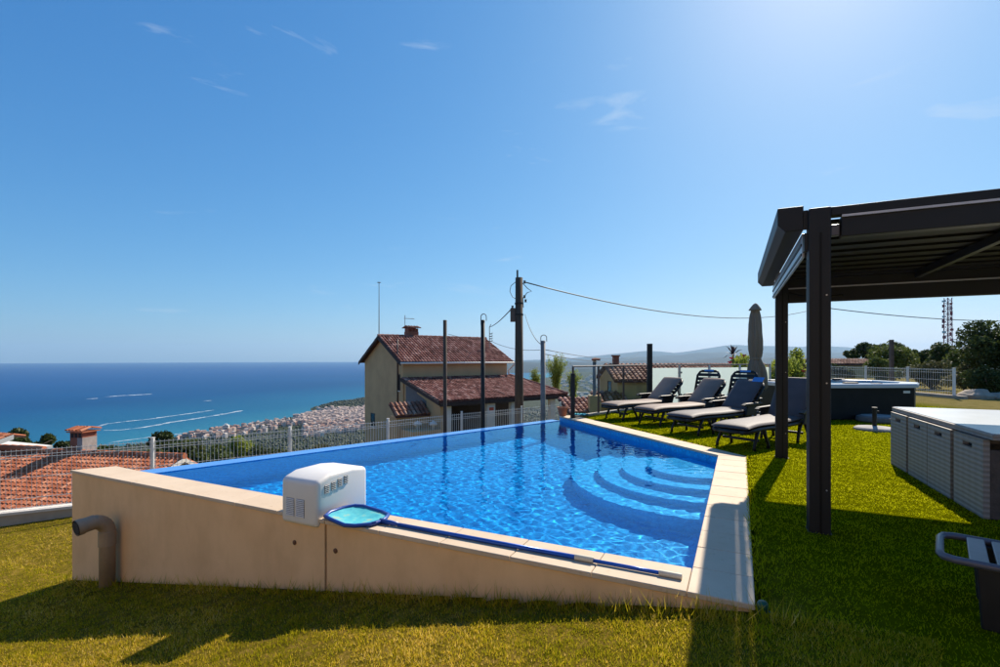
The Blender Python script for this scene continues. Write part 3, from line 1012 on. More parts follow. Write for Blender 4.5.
# ------------------------------------------------------------------ pergola
PG = R(-25.3)
perg = thing('pergola', 'dark anthracite aluminium pergola with louvred roof and side gutter', 'pergola', (2.58, 3.97, 0), PG)
PW, PDp = 4.1, 3.25
pz_ = lambda x, y: 0
for (x, y) in ((0, 0), (0, PDp), (PW, 0), (PW, PDp)):
    o = MB().box(x - 0.075, x + 0.075, y - 0.075, y + 0.075, -0.03, 2.60).build('post', M['anthracite'], perg, bevel=0.006)
    MB().box(x - 0.078, x - 0.074, y - 0.02, y + 0.02, 0.0, 2.2).build('groove_strip', M['louvre'], o)
    MB().box(x + 0.0, x + 0.012, y - 0.081, y - 0.074, 0.0, 2.4).build('groove_strip', M['louvre'], o)
    MB().box(x - 0.082, x + 0.082, y - 0.082, y + 0.082, -0.01, 0.006).build('base_plate', M['anthracite'], o)
    for zz in (0.35, 1.2, 1.9):
        MB().tube([(x + 0.045, y - 0.074, zz), (x + 0.045, y - 0.080, zz)], 0.006, 8).build('screw', M['rail_grey'], o)
for sx_ in (-1, 1):
    x0 = -0.08 if sx_ < 0 else PW + 0.08
    x0 += sx_ * 0.026
    pr = [(x0, 2.64), (x0 + sx_ * 0.185, 2.64), (x0 + sx_ * 0.185, 2.50), (x0 + sx_ * 0.13, 2.44), (x0, 2.44)]
    MB().extrude(pr, 'y', -0.03, PDp + 0.14).build('gutter', M['anthracite'], perg, bevel=0.006)
    for yy in (-0.03, PDp + 0.12):
        MB().box(*sorted((x0 - sx_ * 0.001, x0 - sx_ * 0.03)), yy, yy + 0.02, 2.445, 2.60).build('gutter_bracket', M['anthracite'], perg)
    xa, xc = sorted((x0, x0 - sx_ * 0.022))
    r_o = MB().box(xa, xc, 0.09, PDp, 2.24, 2.437).build('side_rail', M['rail_grey'], perg, bevel=0.004)
    ga, gb = sorted((x0, x0 + sx_ * 0.008))
    for zz in (2.255, 2.335):
        MB().box(ga, gb, 0.09, PDp, zz, zz + 0.02).build('guide_strip', M['anthracite'], r_o)
    for yy in (0.0, PDp):
        MB().box(*sorted((x0 - sx_ * 0.002, x0 - sx_ * 0.03)), yy - 0.05, yy + 0.05, 2.27, 2.41).build('rail_bracket', M['anthracite'], perg)
MB().box(0.078, PW - 0.078, -0.05, 0.05, 2.532, 2.60).build('front_beam', M['anthracite'], perg, bevel=0.004)
fb = MB().box(0.15, PW - 0.15, -0.04, 0.06, 2.36, 2.525).build('front_beam', M['anthracite'], perg, bevel=0.006)
MB().box(0.15, PW - 0.15, -0.056, -0.04, 2.512, 2.53).build('trim', M['rail_grey'], fb)
MB().box(0.085, 0.145, 0.0, 0.05, 2.38, 2.47).build('bracket', M['grey_plastic'], perg, bevel=0.006)
bb = MB().box(0.078, PW - 0.078, PDp - 0.05, PDp + 0.05, 2.17, 2.495).build('rear_beam', M['anthracite'], perg, bevel=0.005)
MB().box(0.078, PW - 0.078, PDp - 0.062, PDp - 0.05, 2.355, 2.372).build('trim', M['rail_grey'], bb)
MB().box(0.078, PW - 0.078, PDp - 0.05, PDp + 0.05, 2.50, 2.60).build('rear_beam', M['anthracite'], perg, bevel=0.005)
nl = 9
for i in range(nl):
    y0 = 0.08 + (PDp - 0.17) * i / nl
    dy = (PDp - 0.22) / nl
    MB().hexa([(-0.02, y0, 2.505), (PW - 0.10, y0, 2.505), (PW - 0.10, y0 + dy + 0.03, 2.53), (-0.02, y0 + dy + 0.03, 2.53),
               (-0.02, y0, 2.53), (PW - 0.10, y0, 2.53), (PW - 0.10, y0 + dy + 0.03, 2.555), (-0.02, y0 + dy + 0.03, 2.555)]).build('louvre', M['louvre'], perg)
for xx in (1.5, 2.8):
    MB().box(xx - 0.03, xx + 0.03, 0.07, PDp - 0.055, 2.42, 2.50).build('rafter', M['anthracite'], perg, bevel=0.004)
MB().tube([(0.08, 3.10, 2.30), (0.2, 3.02, 2.24), (0.4, 3.0, 2.22), (0.62, 3.02, 2.22), (0.7, 3.16, 2.24)], 0.01, 6).build('drive_cable', M['louvre'], perg, smooth=True)

# ------------------------------------------------------------------ loungers


def pad(L, W, T, nx=22, ny=10, crown=0.012):
    """soft rectangular cushion lying on z=0 from x=0..L"""
    mb = MB()
    vs, fs = [], []
    for s_ in (1, 0):
        for i in range(nx + 1):
            u = -1 + 2 * i / nx
            u = math.copysign(1 - (1 - abs(u)) ** 1.6, u)
            for j in range(ny + 1):
                v = -1 + 2 * j / ny
                v = math.copysign(1 - (1 - abs(v)) ** 1.6, v)
                e = max(0.0, (1 - abs(u) ** 14)) ** 0.35 * max(0.0, (1 - abs(v) ** 9)) ** 0.35
                z = T * 0.5 + (T * 0.5 + crown * (1 - v * v)) * e if s_ else T * 0.5 - T * 0.5 * e
                rx = 1 - 0.02 * abs(v) ** 6
                vs.append((L / 2 + u * rx * L / 2, v * W / 2, z))
    N = (nx + 1) * (ny + 1)
    for i in range(nx):
        for j in range(ny):
            a = i * (ny + 1) + j
            fs.append((a, a + ny + 1, a + ny + 2, a + 1))
            fs.append((N + a, N + a + 1, N + a + ny + 2, N + a + ny + 1))
    mb.add(vs, fs)
    return mb


def rotxz(mb, ang, ox, oz):
    c, s = math.cos(ang), math.sin(ang)
    mb.v = [(ox + x * c - z * s, y, oz + x * s + z * c) for x, y, z in mb.v]
    return mb


def lounger(name, label, cat, loc, heading, back, group, cushion=None, plastic='black_plastic', seat=1.42, W=0.64, sticker=True, bl=0.80, slat=0.075, sgap=0.028, hole=0.07, cr=1.0, rr=0.027):
    P = M[plastic]
    o = thing(name, label, cat, loc, heading, group)
    zs = 0.33
    zf = lambda x: zs - 0.05 * (1 - min(1, x / 0.5)) ** 2 - 0.02 * math.sin(min(1, x / seat) * math.pi)
    # side rails with a rounded foot loop
    for s_ in (-1, 1):
        pts = [(0.0, s_ * (W / 2 - 0.14), zf(0)), (0.03, s_ * (W / 2 - 0.06), zf(0.03)), (0.12, s_ * (W / 2 - 0.025), zf(0.12))] + [(x, s_ * (W / 2 - 0.022), zf(x)) for x in np.linspace(0.3, seat + 0.10, 8)]
        if back < 5:
            pts = pts[:-1]
        MB().tube(pts, 0.030, 8).build('side_rail', P, o, smooth=True)
        # arched legs
        for (xa, xb) in ((0.30, 0.18), (0.46, 0.58), (seat - 0.12, seat - 0.24), (seat + 0.04, seat + 0.16)):
            MB().tube([(xa, s_ * (W / 2 - 0.03), zf(xa) - 0.01), ((xa * 0.6 + xb * 0.4), s_ * (W / 2 - 0.03), 0.20), (xb, s_ * (W / 2 - 0.02), 0.06), (xb, s_ * (W / 2 - 0.02), -0.005)], [0.035, 0.026, 0.022, 0.026], 8).build('leg', P, o, smooth=True)
        # armrest: chunky wing with its upright
        if back > 5:
            ar = MB().extrude([(seat - 0.30, 0.50), (seat - 0.22, 0.535), (seat + 0.22, 0.545), (seat + 0.27, 0.52), (seat + 0.2, 0.49), (seat - 0.26, 0.475)], 'y', s_ * (W / 2 + 0.005), s_ * (W / 2 + 0.085))
            am = ar.build('armrest', P, o, smooth=False, bevel=0.014, seg=2)
            MB().extrude([(seat - 0.20, 0.30), (seat - 0.14, 0.48), (seat + 0.20, 0.50), (seat + 0.12, 0.30)], 'y', s_ * (W / 2 + 0.02), s_ * (W / 2 + 0.055)).build('armrest_panel', P, am, bevel=0.012, seg=2)
    MB().box(0.30, 0.34, -W / 2 + 0.03, W / 2 - 0.03, 0.12, 0.16).build('stretcher', P, o, bevel=0.008)
    MB().box(seat - 0.06, seat - 0.02, -W / 2 + 0.03, W / 2 - 0.03, 0.12, 0.16).build('stretcher', P, o, bevel=0.008)
    MB().tube([(0.0, -(W / 2 - 0.14), zf(0)), (-0.012, 0, zf(0)), (0.0, W / 2 - 0.14, zf(0))], 0.028, 8).build('foot_bar', P, o, smooth=True)
    # deck slats
    if cushion:
        MB().hexa([(0.03, -W / 2 + 0.04, zf(0.03)), (seat, -W / 2 + 0.04, zs), (seat, W / 2 - 0.04, zs), (0.03, W / 2 - 0.04, zf(0.03)),
                   (0.03, -W / 2 + 0.04, zf(0.03) + 0.02), (seat, -W / 2 + 0.04, zs + 0.02), (seat, W / 2 - 0.04, zs + 0.02), (0.03, W / 2 - 0.04, zf(0.03) + 0.02)]).build('deck', P, o)
        pd = pad(seat - 0.02, W - 0.03, 0.062)
        pd.v = [(x + 0.0, y, z + zf(x) + 0.026) for x, y, z in pd.v]
        pd.build('seat_cushion', M[cushion], o, smooth=True)
    else:
        x = 0.09
        while x < seat - 0.04:
            MB().box(x, x + slat, -W / 2 + 0.045, W / 2 - 0.045, zf(x) + 0.002, zf(x) + 0.024).build('slat', P, o, bevel=0.007)
            x += slat + sgap
    # back frame: a rounded hoop, with slats
    a = R(back)
    bf = MB()
    loop = [(0.0, -W / 2 + 0.03), (bl - 0.12 * cr, -W / 2 + 0.035), (bl - 0.03 * cr, -W / 2 + 0.035 + 0.055 * cr), (bl, -W / 2 + 0.035 + 0.165 * cr), (bl, W / 2 - 0.035 - 0.165 * cr), (bl - 0.03 * cr, W / 2 - 0.035 - 0.055 * cr), (bl - 0.12 * cr, W / 2 - 0.035), (0.0, W / 2 - 0.03)]
    bf.tube([(x, y, 0) for x, y in loop], rr, 8)
    bfo = rotxz(bf, a, seat + 0.02, zs).build('back_frame', P, o, smooth=True)
    x = bl - hole - slat
    while x > 0.0:
        mb = MB().box(x, x + slat, -W / 2 + 0.05, W / 2 - 0.05, -0.006, 0.014)
        rotxz(mb, a, seat + 0.02, zs).build('slat', P, o, bevel=0.006)
        x -= slat + sgap
    if back > 5:
        mb = MB().box(bl - 0.045, bl + 0.015, -W / 2 + 0.12, W / 2 - 0.12, -0.02, 0.028)
        rotxz(mb, a, seat + 0.02, zs).build('head_bar', P, o, bevel=0.012)
    if cushion:
        pd = pad(bl - 0.03, W - 0.05, 0.062)
        pd.v = [(x, y, z + 0.02) for x, y, z in pd.v]
        rotxz(pd, a, seat - 0.005, zs + 0.03).build('back_cushion', M[cushion], o, smooth=True)
    if sticker:
        mb = MB().box(bl - 0.028, bl + 0.018, -0.13, 0.10, 0.029, 0.033) if not cushion else MB().box(bl - 0.10, bl + 0.02, -0.30, -0.08, 0.084, 0.092)
        rotxz(mb, a, seat + 0.02 - (0.025 if cushion else 0), zs + (0.03 if cushion else 0)).build('sticker', M['sticker'], o)
    # prop behind the back
    if back > 5:
        c, s_ = math.cos(a), math.sin(a)
        for yy in (-0.20, 0.20):
            MB().tube([(seat + 0.02 + c * bl * 0.72, yy, zs + s_ * bl * 0.72), (seat + 0.02 + c * bl * 0.72 + 0.14, yy, zs - 0.02)], 0.016, 6).build('prop', P, o, smooth=True)
        for s2 in (-1, 1):
            MB().tube([(seat + 0.10, s2 * (W / 2 - 0.022), zs), (seat + 0.62, s2 * (W / 2 - 0.03), zs - 0.02)], 0.026, 8).build('rear_rail', P, o, smooth=True)
            MB().tube([(seat + 0.56, s2 * (W / 2 - 0.03), zs - 0.01), (seat + 0.62, s2 * (W / 2 - 0.03), -0.005)], 0.024, 8).build('leg', P, o, smooth=True)
    return o


GRP = 'sun loungers on the turf by the pool'
lounger('sun_lounger', 'black sun lounger with taupe cushion, farthest of the row, at the bend of the railing', 'sun lounger', (2.45, 11.1, 0), R(25), 43, GRP, 'cushion', sticker=False)
lounger('sun_lounger', 'black sun lounger with taupe cushion, second from the railing corner', 'sun lounger', (2.98, 10.2, 0), R(26), 44, GRP, 'cushion', sticker=False, seat=1.58)
lounger('sun_lounger', 'black cushioned sun lounger with a blue label on its dark raised back', 'sun lounger', (3.25, 8.95, 0), R(29), 46, GRP, 'navy_cushion', seat=1.62)
lounger('sun_lounger', 'black cushioned sun lounger nearest the pergola, its back behind the posts', 'sun lounger', (3.50, 7.50, 0), R(34), 60, GRP, 'navy_cushion', sticker=False, seat=1.75)
lounger('slatted_recliner', 'black slatted recliner without cushion behind the second cushioned lounger', 'recliner', (4.30, 11.3, 0), R(40), 72, GRP, None, seat=0.80, bl=0.80, W=0.62)
lounger('slatted_recliner', 'black slatted recliner without cushion next to the closed parasol', 'recliner', (4.62, 10.2, 0), R(40), 70, GRP, None, seat=0.80, bl=0.82, W=0.62)
# grey lounger lying flat, only its head end in the picture
o = lounger('flat_lounger', 'grey plastic lounger lying flat at the right edge, slats bare', 'sun lounger', (2.54 + 2.12 * math.cos(R(42)), 2.80 - 2.12 * math.sin(R(42)), 0), R(180 - 42), 0, None, None, 'grey_plastic', seat=1.42, bl=0.70, W=0.54, sticker=False, slat=0.078, sgap=0.026, hole=0.115, cr=0.5, rr=0.02)
MB().extrude([(1.42, -0.005), (1.46, 0.315), (2.00, 0.315), (1.98, -0.005), (1.90, -0.005), (1.85, 0.19), (1.60, 0.19), (1.52, -0.005)], 'y', 0.19, 0.235).build('leg_panel', M['black_plastic'], o, bevel=0.01)
MB().extrude([(1.42, -0.005), (1.46, 0.315), (2.00, 0.315), (1.98, -0.005), (1.90, -0.005), (1.85, 0.19), (1.60, 0.19), (1.52, -0.005)], 'y', -0.235, -0.19).build('leg_panel', M['black_plastic'], o, bevel=0.01)

# ------------------------------------------------------------------ parasols
um = thing('closed_parasol', 'closed taupe parasol tied up behind the loungers', 'parasol', (6.05, 11.6, 0), 0)
MB().tube([(0, 0, 0), (0, 0, 2.62)], 0.024, 10).build('pole', M['dark_steel'], um, smooth=True)
MB().lathe([(0, 0), (0.24, 0), (0.24, 0.05), (0.06, 0.10), (0.04, 0.28), (0, 0.28)], 20).build('base', M['stone_grey'], um, smooth=False, bevel=0.01)
vs, fs = [], []
prof = [(2.70, 0.008), (2.67, 0.05), (2.62, 0.085), (2.54, 0.135), (2.525, 0.13), (2.52, 0.09), (2.4, 0.105), (2.2, 0.125), (2.0, 0.135), (1.8, 0.14), (1.6, 0.14), (1.45, 0.125), (1.38, 0.105), (1.31, 0.13), (1.2, 0.165), (1.05, 0.19), (0.9, 0.205), (0.75, 0.20), (0.70, 0.15)]
ns = 48
for i, (z, r) in enumerate(prof):
    for kk in range(ns):
        a = 2 * math.pi * kk / ns
        f_ = 1 + (0.24 * (0.5 - abs(math.sin(4 * a + z * 0.9))) * 1.6 if z < 2.5 else 0.04 * math.sin(8 * a)) + 0.08 * math.sin(3 * a + 2.6 * z)
        off = 0.05 * (1.4 - z) if z < 1.3 else 0
        vs.append((r * f_ * math.cos(a) + off, r * f_ * math.sin(a), z + (0.05 * math.sin(8 * a) if z < 0.8 else 0)))
for i in range(len(prof) - 1):
    for kk in range(ns):
        k2 = (kk + 1) % ns
        fs.append((i * ns + kk, i * ns + k2, (i + 1) * ns + k2, (i + 1) * ns + kk))
fs.append(tuple(range(ns)))
MB().add(vs, fs).build('canopy', M['umbrella'], um, smooth=True)
MB().lathe([(0.112, 1.36), (0.122, 1.37), (0.122, 1.40), (0.112, 1.41)], 24).build('tie_strap', M['umbrella'], um, smooth=True)

pb = thing('parasol_base', 'round grey parasol base with a short black tube on the turf', 'parasol base', (7.30, 9.55, 0), 0)
MB().lathe([(0, -0.005), (0.335, -0.005), (0.335, 0.03), (0.30, 0.055), (0.12, 0.075), (0.05, 0.08), (0, 0.08)], 32).build('disc', M['stone_grey'], pb, smooth=False, bevel=0.004)
tb = MB().tube([(0, 0, 0.07), (0, 0, 0.42)], 0.038, 14).build('tube', M['black_plastic'], pb, smooth=False, bevel=0.004)
MB().tube([(0.03, 0, 0.36), (0.09, 0, 0.36)], 0.014, 8).build('clamp_knob', M['black_plastic'], tb)
MB().lathe([(0.038, 0.40), (0.046, 0.40), (0.046, 0.44), (0.030, 0.44)], 14).build('collar', M['black_plastic'], tb)

# ------------------------------------------------------------------ hot tub
ht = thing('hot_tub', 'black hot tub with pale acrylic rim behind the pergola', 'hot tub', (8.35, 12.3, 0), R(3))


def oct_(hx, hy, ch):
    return [(-hx + ch, -hy), (hx - ch, -hy), (hx, -hy + ch), (hx, hy - ch), (hx - ch, hy), (-hx + ch, hy), (-hx, hy - ch), (-hx, -hy + ch)]


HX, HY = 1.62, 1.22
oo = oct_(HX, HY, 0.62)
for i in range(8):
    a_, b_ = np.array(oo[i]), np.array(oo[(i + 1) % 8])
    d_ = (b_ - a_) / np.linalg.norm(b_ - a_)
    nn_ = np.array([d_[1], -d_[0]])
    a2, b2 = a_ + d_ * 0.012, b_ - d_ * 0.012
    MB().prism([tuple(a2), tuple(b2), tuple(b2 - nn_ * 0.04), tuple(a2 - nn_ * 0.04)], 0.02, 0.72).build('side_panel', M['tub_side'], ht, bevel=0.006)
MB().prism(oct_(HX - 0.05, HY - 0.05, 0.62), 0.0, 0.45).build('core', M['tub_side'], ht)
outer = oct_(HX + 0.05, HY + 0.05, 0.62)
mid = oct_(HX + 0.03, HY + 0.03, 0.62)
inn = oct_(HX - 0.24, HY - 0.24, 0.55)
low = oct_(HX - 0.38, HY - 0.38, 0.50)
rings = [[(x, y, 0.725) for x, y in outer], [(x, y, 0.79) for x, y in outer], [(x, y, 0.815) for x, y in mid], [(x, y, 0.815) for x, y in inn], [(x, y, 0.70) for x, y in inn], [(x, y, 0.48) for x, y in low]]
vs = sum(rings, [])
fs = []
for i in range(len(rings) - 1):
    for kk in range(8):
        k2 = (kk + 1) % 8
        fs.append((i * 8 + kk, i * 8 + k2, (i + 1) * 8 + k2, (i + 1) * 8 + kk))
fs.append(tuple(range(40, 48)))
MB().add(vs, fs).build('shell', M['tub_shell'], ht, bevel=0.008)
MB().prism(oct_(HX - 0.26, HY - 0.26, 0.55), 0.60, 0.755).build('tub_water', mat('tub_water', (0.10, 0.30, 0.48), 0.06, 0.1, 3), ht)
for (x, y) in ((-0.35, -HY + 0.20), (0.9, HY - 0.25), (-HX + 0.26, 0.2)):
    MB().box(x - 0.16, x + 0.16, y - 0.06, y + 0.06, 0.80, 0.85).build('headrest', M['black_plastic'], ht, bevel=0.02)
MB().box(0.74, 0.90, -HY - 0.004, -HY + 0.002, 0.60, 0.655).build('badge', M['white_plastic'], ht)
MB().box(0.10, 0.30, -HY + 0.06, -HY + 0.16, 0.813, 0.825).build('control_panel', M['black_plastic'], ht, bevel=0.004)
st_ = thing('tub_step', 'low grey rounded step in front of the hot tub', 'step', (8.35, 10.78, 0), 0)
MB().lathe([(0, 0), (0.42, 0), (0.44, 0.03), (0.42, 0.11), (0.36, 0.13), (0, 0.13)], 28).build('tread', mat('dark_stone', (0.17, 0.15, 0.135), 0.85, 0.15, 6), st_, smooth=False, bevel=0.008)
MB().lathe([(0.20, 0.128), (0.34, 0.128), (0.34, 0.136), (0.20, 0.136)], 28).build('ring', M['stone_grey'], st_)

# ------------------------------------------------------------------ cube dining set
TR = math.atan2(0.916, 0.40) - math.pi / 2
T0 = np.array([4.20, 4.25])
tu, tv = np.array([0.916, -0.40]), np.array([0.40, 0.916])
table = thing('dining_table', 'long grey garden table with pale glass top under the sun', 'table', (T0[0], T0[1], 0), TR)
MB().box(0.03, 1.62, -0.06, 2.52, 0.695, 0.745).build('table_top', M['wicker'], table, bevel=0.008)
MB().box(0.045, 1.605, -0.045, 2.505, 0.7455, 0.752).build('glass_sheet', M['table_top'], table, bevel=0.002, seg=1)
for (x, y) in ((0.09, 0.628), (0.09, 1.852), (1.5, 0.628), (1.5, 1.852), (0.72, 0.05), (0.72, 2.42)):
    MB().box(x - 0.02, x + 0.05, y - 0.012, y + 0.012, -0.01, 0.69).build('leg', M['wicker_brown'], table)
MB().box(0.05, 1.6, 0.05, 2.41, 0.655, 0.69).build('apron', M['wicker_brown'], table)
lbl = ['grey wicker cube chair tucked under the table, nearest the camera', 'grey wicker cube chair under the table, second from the camera', 'grey wicker cube chair under the table, third from the camera', 'grey wicker cube chair under the table, nearest the hot tub']
proto = None
for i, y0 in enumerate((0.02, 0.665, 1.248, 1.885)):
    loc = T0 + tv * y0
    if proto is None:
        proto = thing('cube_chair', lbl[0], 'chair', (loc[0], loc[1], 0), TR, 'wicker cube chairs tucked under the table')
        cw = 0.57
        mb = MB()
        sy0, sy1, sz0, sz1 = 0.20, 0.385, 0.585, 0.625
        mb.box(0, 0.045, 0, cw, 0, sz0)
        mb.box(0, 0.045, 0, cw, sz1, 0.688)
        mb.box(0, 0.045, 0, sy0, sz0, sz1)
        mb.box(0, 0.045, sy1, cw, sz0, sz1)
        # joined as one woven panel with an open hand slot
        bp = mb.build('back_panel', M['wicker'], proto)
        MB().box(0.055, 0.062, sy0 - 0.06, sy1 + 0.06, sz0 - 0.05, sz1 + 0.05).build('slot_shade', M['void'], bp)  # dark plate standing in for the shade behind the hand slot
        MB().box(0.046, 0.56, 0.0, 0.04, 0, 0.60).build('side_panel', M['wicker_brown'], proto, bevel=0.005)
        MB().box(0.046, 0.56, cw - 0.04, cw, 0, 0.60).build('side_panel', M['wicker_brown'], proto, bevel=0.005)
        MB().box(0.046, 0.56, 0.042, cw - 0.042, 0.33, 0.38).build('seat', M['wicker_brown'], proto, bevel=0.01)
    else:
        c_ = copy_tree(proto)
        c_.location = (loc[0], loc[1], 0)
        c_['label'] = lbl[i]

# ------------------------------------------------------------------ fences and railings


def wire_fence(name, label, pts, H, zb, post_extra=0.05, pr=0.028, kerb=None, vs_=0.075, wr=0.0055):
    o = thing(name, label, 'fence', (pts[0][0], pts[0][1], 0))
    ox, oy = pts[0]
    for i, (x, y) in enumerate(pts):
        z = zb[i]
        mb = MB().box(x - ox - pr, x - ox + pr, y - oy - pr, y - oy + pr, z - 0.6, z + H + post_extra)
        po = mb.build('post', M['fence_white'], o, bevel=0.004, seg=1)
        MB().box(x - ox - pr - 0.006, x - ox + pr + 0.006, y - oy - pr - 0.006, y - oy + pr + 0.006, z + H + post_extra, z + H + post_extra + 0.012).build('cap', M['fence_white'], po)
    for (a, b, za, zb_) in zip(pts[:-1], pts[1:], zb[:-1], zb[1:]):
        d = Vector((b[0] - a[0], b[1] - a[1], 0))
        L = d.length
        d /= L
        nrm = Vector((d.y, -d.x, 0))
        mb = MB()
        org = Vector((a[0] - ox, a[1] - oy, 0))
        n = int((L - 0.1) / vs_)
        for j in range(n + 1):
            s_ = 0.05 + (L - 0.1) * j / n
            z = za + (zb_ - za) * s_ / L
            p0 = org + d * s_
            mb.tube([p0 + Vector((0, 0, z + 0.02)), p0 + Vector((0, 0, z + H))], wr, 4, cap=False)
        for hz_ in (0.04, 0.22, 0.62, 1.0, H - 0.12, H - 0.03):
            if hz_ > H:
                continue
            mb.tube([org + d * 0.03 + Vector((0, 0, za + hz_)) + nrm * 0.008, org + d * (L - 0.03) + Vector((0, 0, zb_ + hz_)) + nrm * 0.008], wr * 1.3, 4, cap=False)
        mb.build('wire_panel', M['fence_white'], o)
    return o


fz = [-1.72, -1.53, -1.50, -1.5, -1.5, -1.5, -1.5, -1.5]
wire_fence('wire_fence', 'white welded wire fence along the slope behind the pool', FENCE, 1.17, fz)
kw = thing('retaining_kerb', 'low concrete kerb wall under the wire fence beside the lawn', 'kerb wall', (FENCE[0][0], FENCE[0][1], 0))
for i, (a, b) in enumerate(zip(FENCE[:-1], FENCE[1:])):
    d = np.array(b) - np.array(a)
    L = np.linalg.norm(d)
    d /= L
    nn_ = np.array([d[1], -d[0]])
    o0 = np.array(FENCE[0])
    a_, b_ = np.array(a) - o0, np.array(b) - o0
    for (nm, off, zt0, zt1, mtl, depth) in (('wall_block', 0.10, -0.05, -0.05, 'kerb', 4.4), ('capping', 0.125, 0.0, 0.0, 'kerb_top', 0.05)):
        ring_ = [a_ + nn_ * off, b_ + nn_ * off, b_ - nn_ * off, a_ - nn_ * off]
        zz = [fz[i], fz[i + 1], fz[i + 1], fz[i]]
        vs = [(p_[0], p_[1], z - depth) for p_, z in zip(ring_, zz)] + [(p_[0], p_[1], z + zt0) for p_, z in zip(ring_, zz)]
        MB().hexa(vs).build(nm, M[mtl], kw)
fr_pts = [(15.75, 17.0), (15.85, 19.05), (15.9, 21.3), (15.9, 23.6), (15.9, 25.9), (15.9, 28.2)]
wire_fence('wire_fence', 'white welded wire fence with a kerb beyond the hot tub', fr_pts, 1.0, [0.0] * 6, 0.05, 0.035, vs_=0.10)
kb = thing('garden_kerb', 'low stone kerb at the foot of the fence beyond the hot tub', 'kerb wall', (15.75, 17, 0))
for i in range(10):
    MB().box(-0.13 + 0.012 * i, 0.12 + 0.012 * i, -0.4 + i * 1.2, 0.78 + i * 1.2, -0.1, 0.11).build('kerb_stone', M['rock'], kb, bevel=0.02)
for (x, y, r, lb) in ((16.45, 16.9, 0.42, 'large pale boulder by the fence end post'), (17.1, 16.75, 0.30, 'smaller boulder right of the fence end post'), (17.9, 17.0, 0.36, 'boulder under the clipped bush at the right edge')):
    bm = bmesh.new()
    bmesh.ops.create_icosphere(bm, subdivisions=3, radius=r)
    for v in bm.verts:
        p_ = v.co.normalized()
        v.co *= 1 + 0.16 * math.sin(p_.x * 4 + x) * math.cos(p_.y * 5 + y) + 0.08 * math.sin(p_.z * 9 + x * 3)
        v.co.z *= 0.62
        v.co.x *= 1.3
    me = bpy.data.meshes.new('boulder')
    bm.to_mesh(me)
    bm.free()
    o = link_mesh('boulder', me, M['rock'], None, True)
    o.location = (x, y, 0.04)
    tag(o, lb, 'boulder')

# glass railing: clear run on the left, frosted run behind the loungers
rail = thing('glass_railing', 'glass garden railing, clear on the left and frosted behind the loungers', 'railing', (1.83, 11.6, 0))
RP = [(1.72, 11.55), (2.46, 12.24), (3.30, 13.09), (4.22, 14.0), (5.26, 14.37), (6.29, 14.73), (7.40, 15.12), (8.55, 15.52)]
ro = np.array([1.83, 11.6])
for i, (x, y) in enumerate(RP):
    x, y = x - ro[0], y - ro[1]
    MB().box(x - 0.022, x + 0.022, y - 0.022, y + 0.022, -0.3, 1.19).build('post', M['rust_steel'] if i < 4 else M['rail_grey'], rail)
for i in range(len(RP) - 1):
    a_, b_ = np.array(RP[i]) - ro, np.array(RP[i + 1]) - ro
    d = (b_ - a_) / np.linalg.norm(b_ - a_)
    nn_ = np.array([-d[1], d[0]]) * 0.006
    a2, b2 = a_ + d * 0.05, b_ - d * 0.05
    fro = i >= 3
    MB().prism([tuple(a2 - nn_), tuple(b2 - nn_), tuple(b2 + nn_), tuple(a2 + nn_)], 0.05, 1.11 if fro else 1.14).build('glass_pane', M['frosted'] if fro else M['clear_glass'], rail)
    MB().tube([(a_[0] - d[0] * 0.02, a_[1] - d[1] * 0.02, 1.20), (b_[0] + d[0] * 0.02, b_[1] + d[1] * 0.02, 1.20)], 0.020, 8).build('top_rail', M['grey_steel'], rail)
    for zz in (0.3, 0.95):
        MB().box(a2[0] - 0.03, a2[0] + 0.03, a2[1] - 0.03, a2[1] + 0.0, zz, zz + 0.05).build('glass_clamp', M['grey_steel'], rail)
    if i < 3:
        ring_ = [a_ - nn_ * 14, b_ - nn_ * 14, b_ + nn_ * 14, a_ + nn_ * 14]
        MB().prism([tuple(p_) for p_ in ring_], -0.4, 0.04).build('footing', M['kerb'], rail)


def pole_(name, label, cat, x, y, z0, z1, r, m, hook=False, square=False, group=None, taper=1.0):
    o = thing(name, label, cat, (x, y, z0), 0, group)
    h = z1 - z0
    if square:
        MB().box(-r, r, -r, r, 0, h).build('shaft', M[m], o, bevel=0.004)
        MB().box(-r - 0.004, r + 0.004, -r - 0.004, r + 0.004, h, h + 0.01).build('cap', M[m], o)
    else:
        MB().tube([(0, 0, 0), (0, 0, h)], [r, r * taper], 12).build('shaft', M[m], o, smooth=True)
    if hook:
        pts = [(-r * 0.9, 0, h - 0.12), (-r * 0.9, 0, h + 0.08)] + [(0.02 - (0.02 + r * 0.9) * math.cos(a), 0, h + 0.08 + 0.07 * math.sin(a)) for a in np.linspace(0.3, math.pi, 8)] + [(0.04 + r * 0.9, 0, h - 0.02)]
        MB().tube(pts, 0.011, 6).build('hook', M['grey_steel'], o, smooth=True)
    return o


pole_('steel_pole', 'slim dark steel pole behind the pool, leftmost, without a hook', 'pole', -1.235, 11.0, -1.75, 2.25, 0.042, 'wood_pole')
pole_('steel_pole', 'dark steel pole with a bent hook, in front of the house', 'pole', -0.42, 12.0, -1.75, 2.33, 0.050, 'dark_steel', True)
pole_('steel_pole', 'thick grey steel pole with a hook, right of the wooden utility pole', 'pole', 1.14, 13.0, -1.75, 1.86, 0.064, 'grey_steel', True)
pole_('railing_post', 'short black square post by the terracotta pot at the pool corner', 'post', 1.70, 11.45, -0.05, 1.03, 0.045, 'dark_steel', square=True)
pole_('railing_post', 'tall black square post behind the farthest lounger', 'post', 4.20, 13.75, -0.05, 1.79, 0.062, 'dark_steel', square=True)
pole_('timber_post', 'dark reddish timber post beyond the right fence', 'post', 16.3, 20.4, -0.1, 2.15, 0.06, 'rust_steel', square=True)

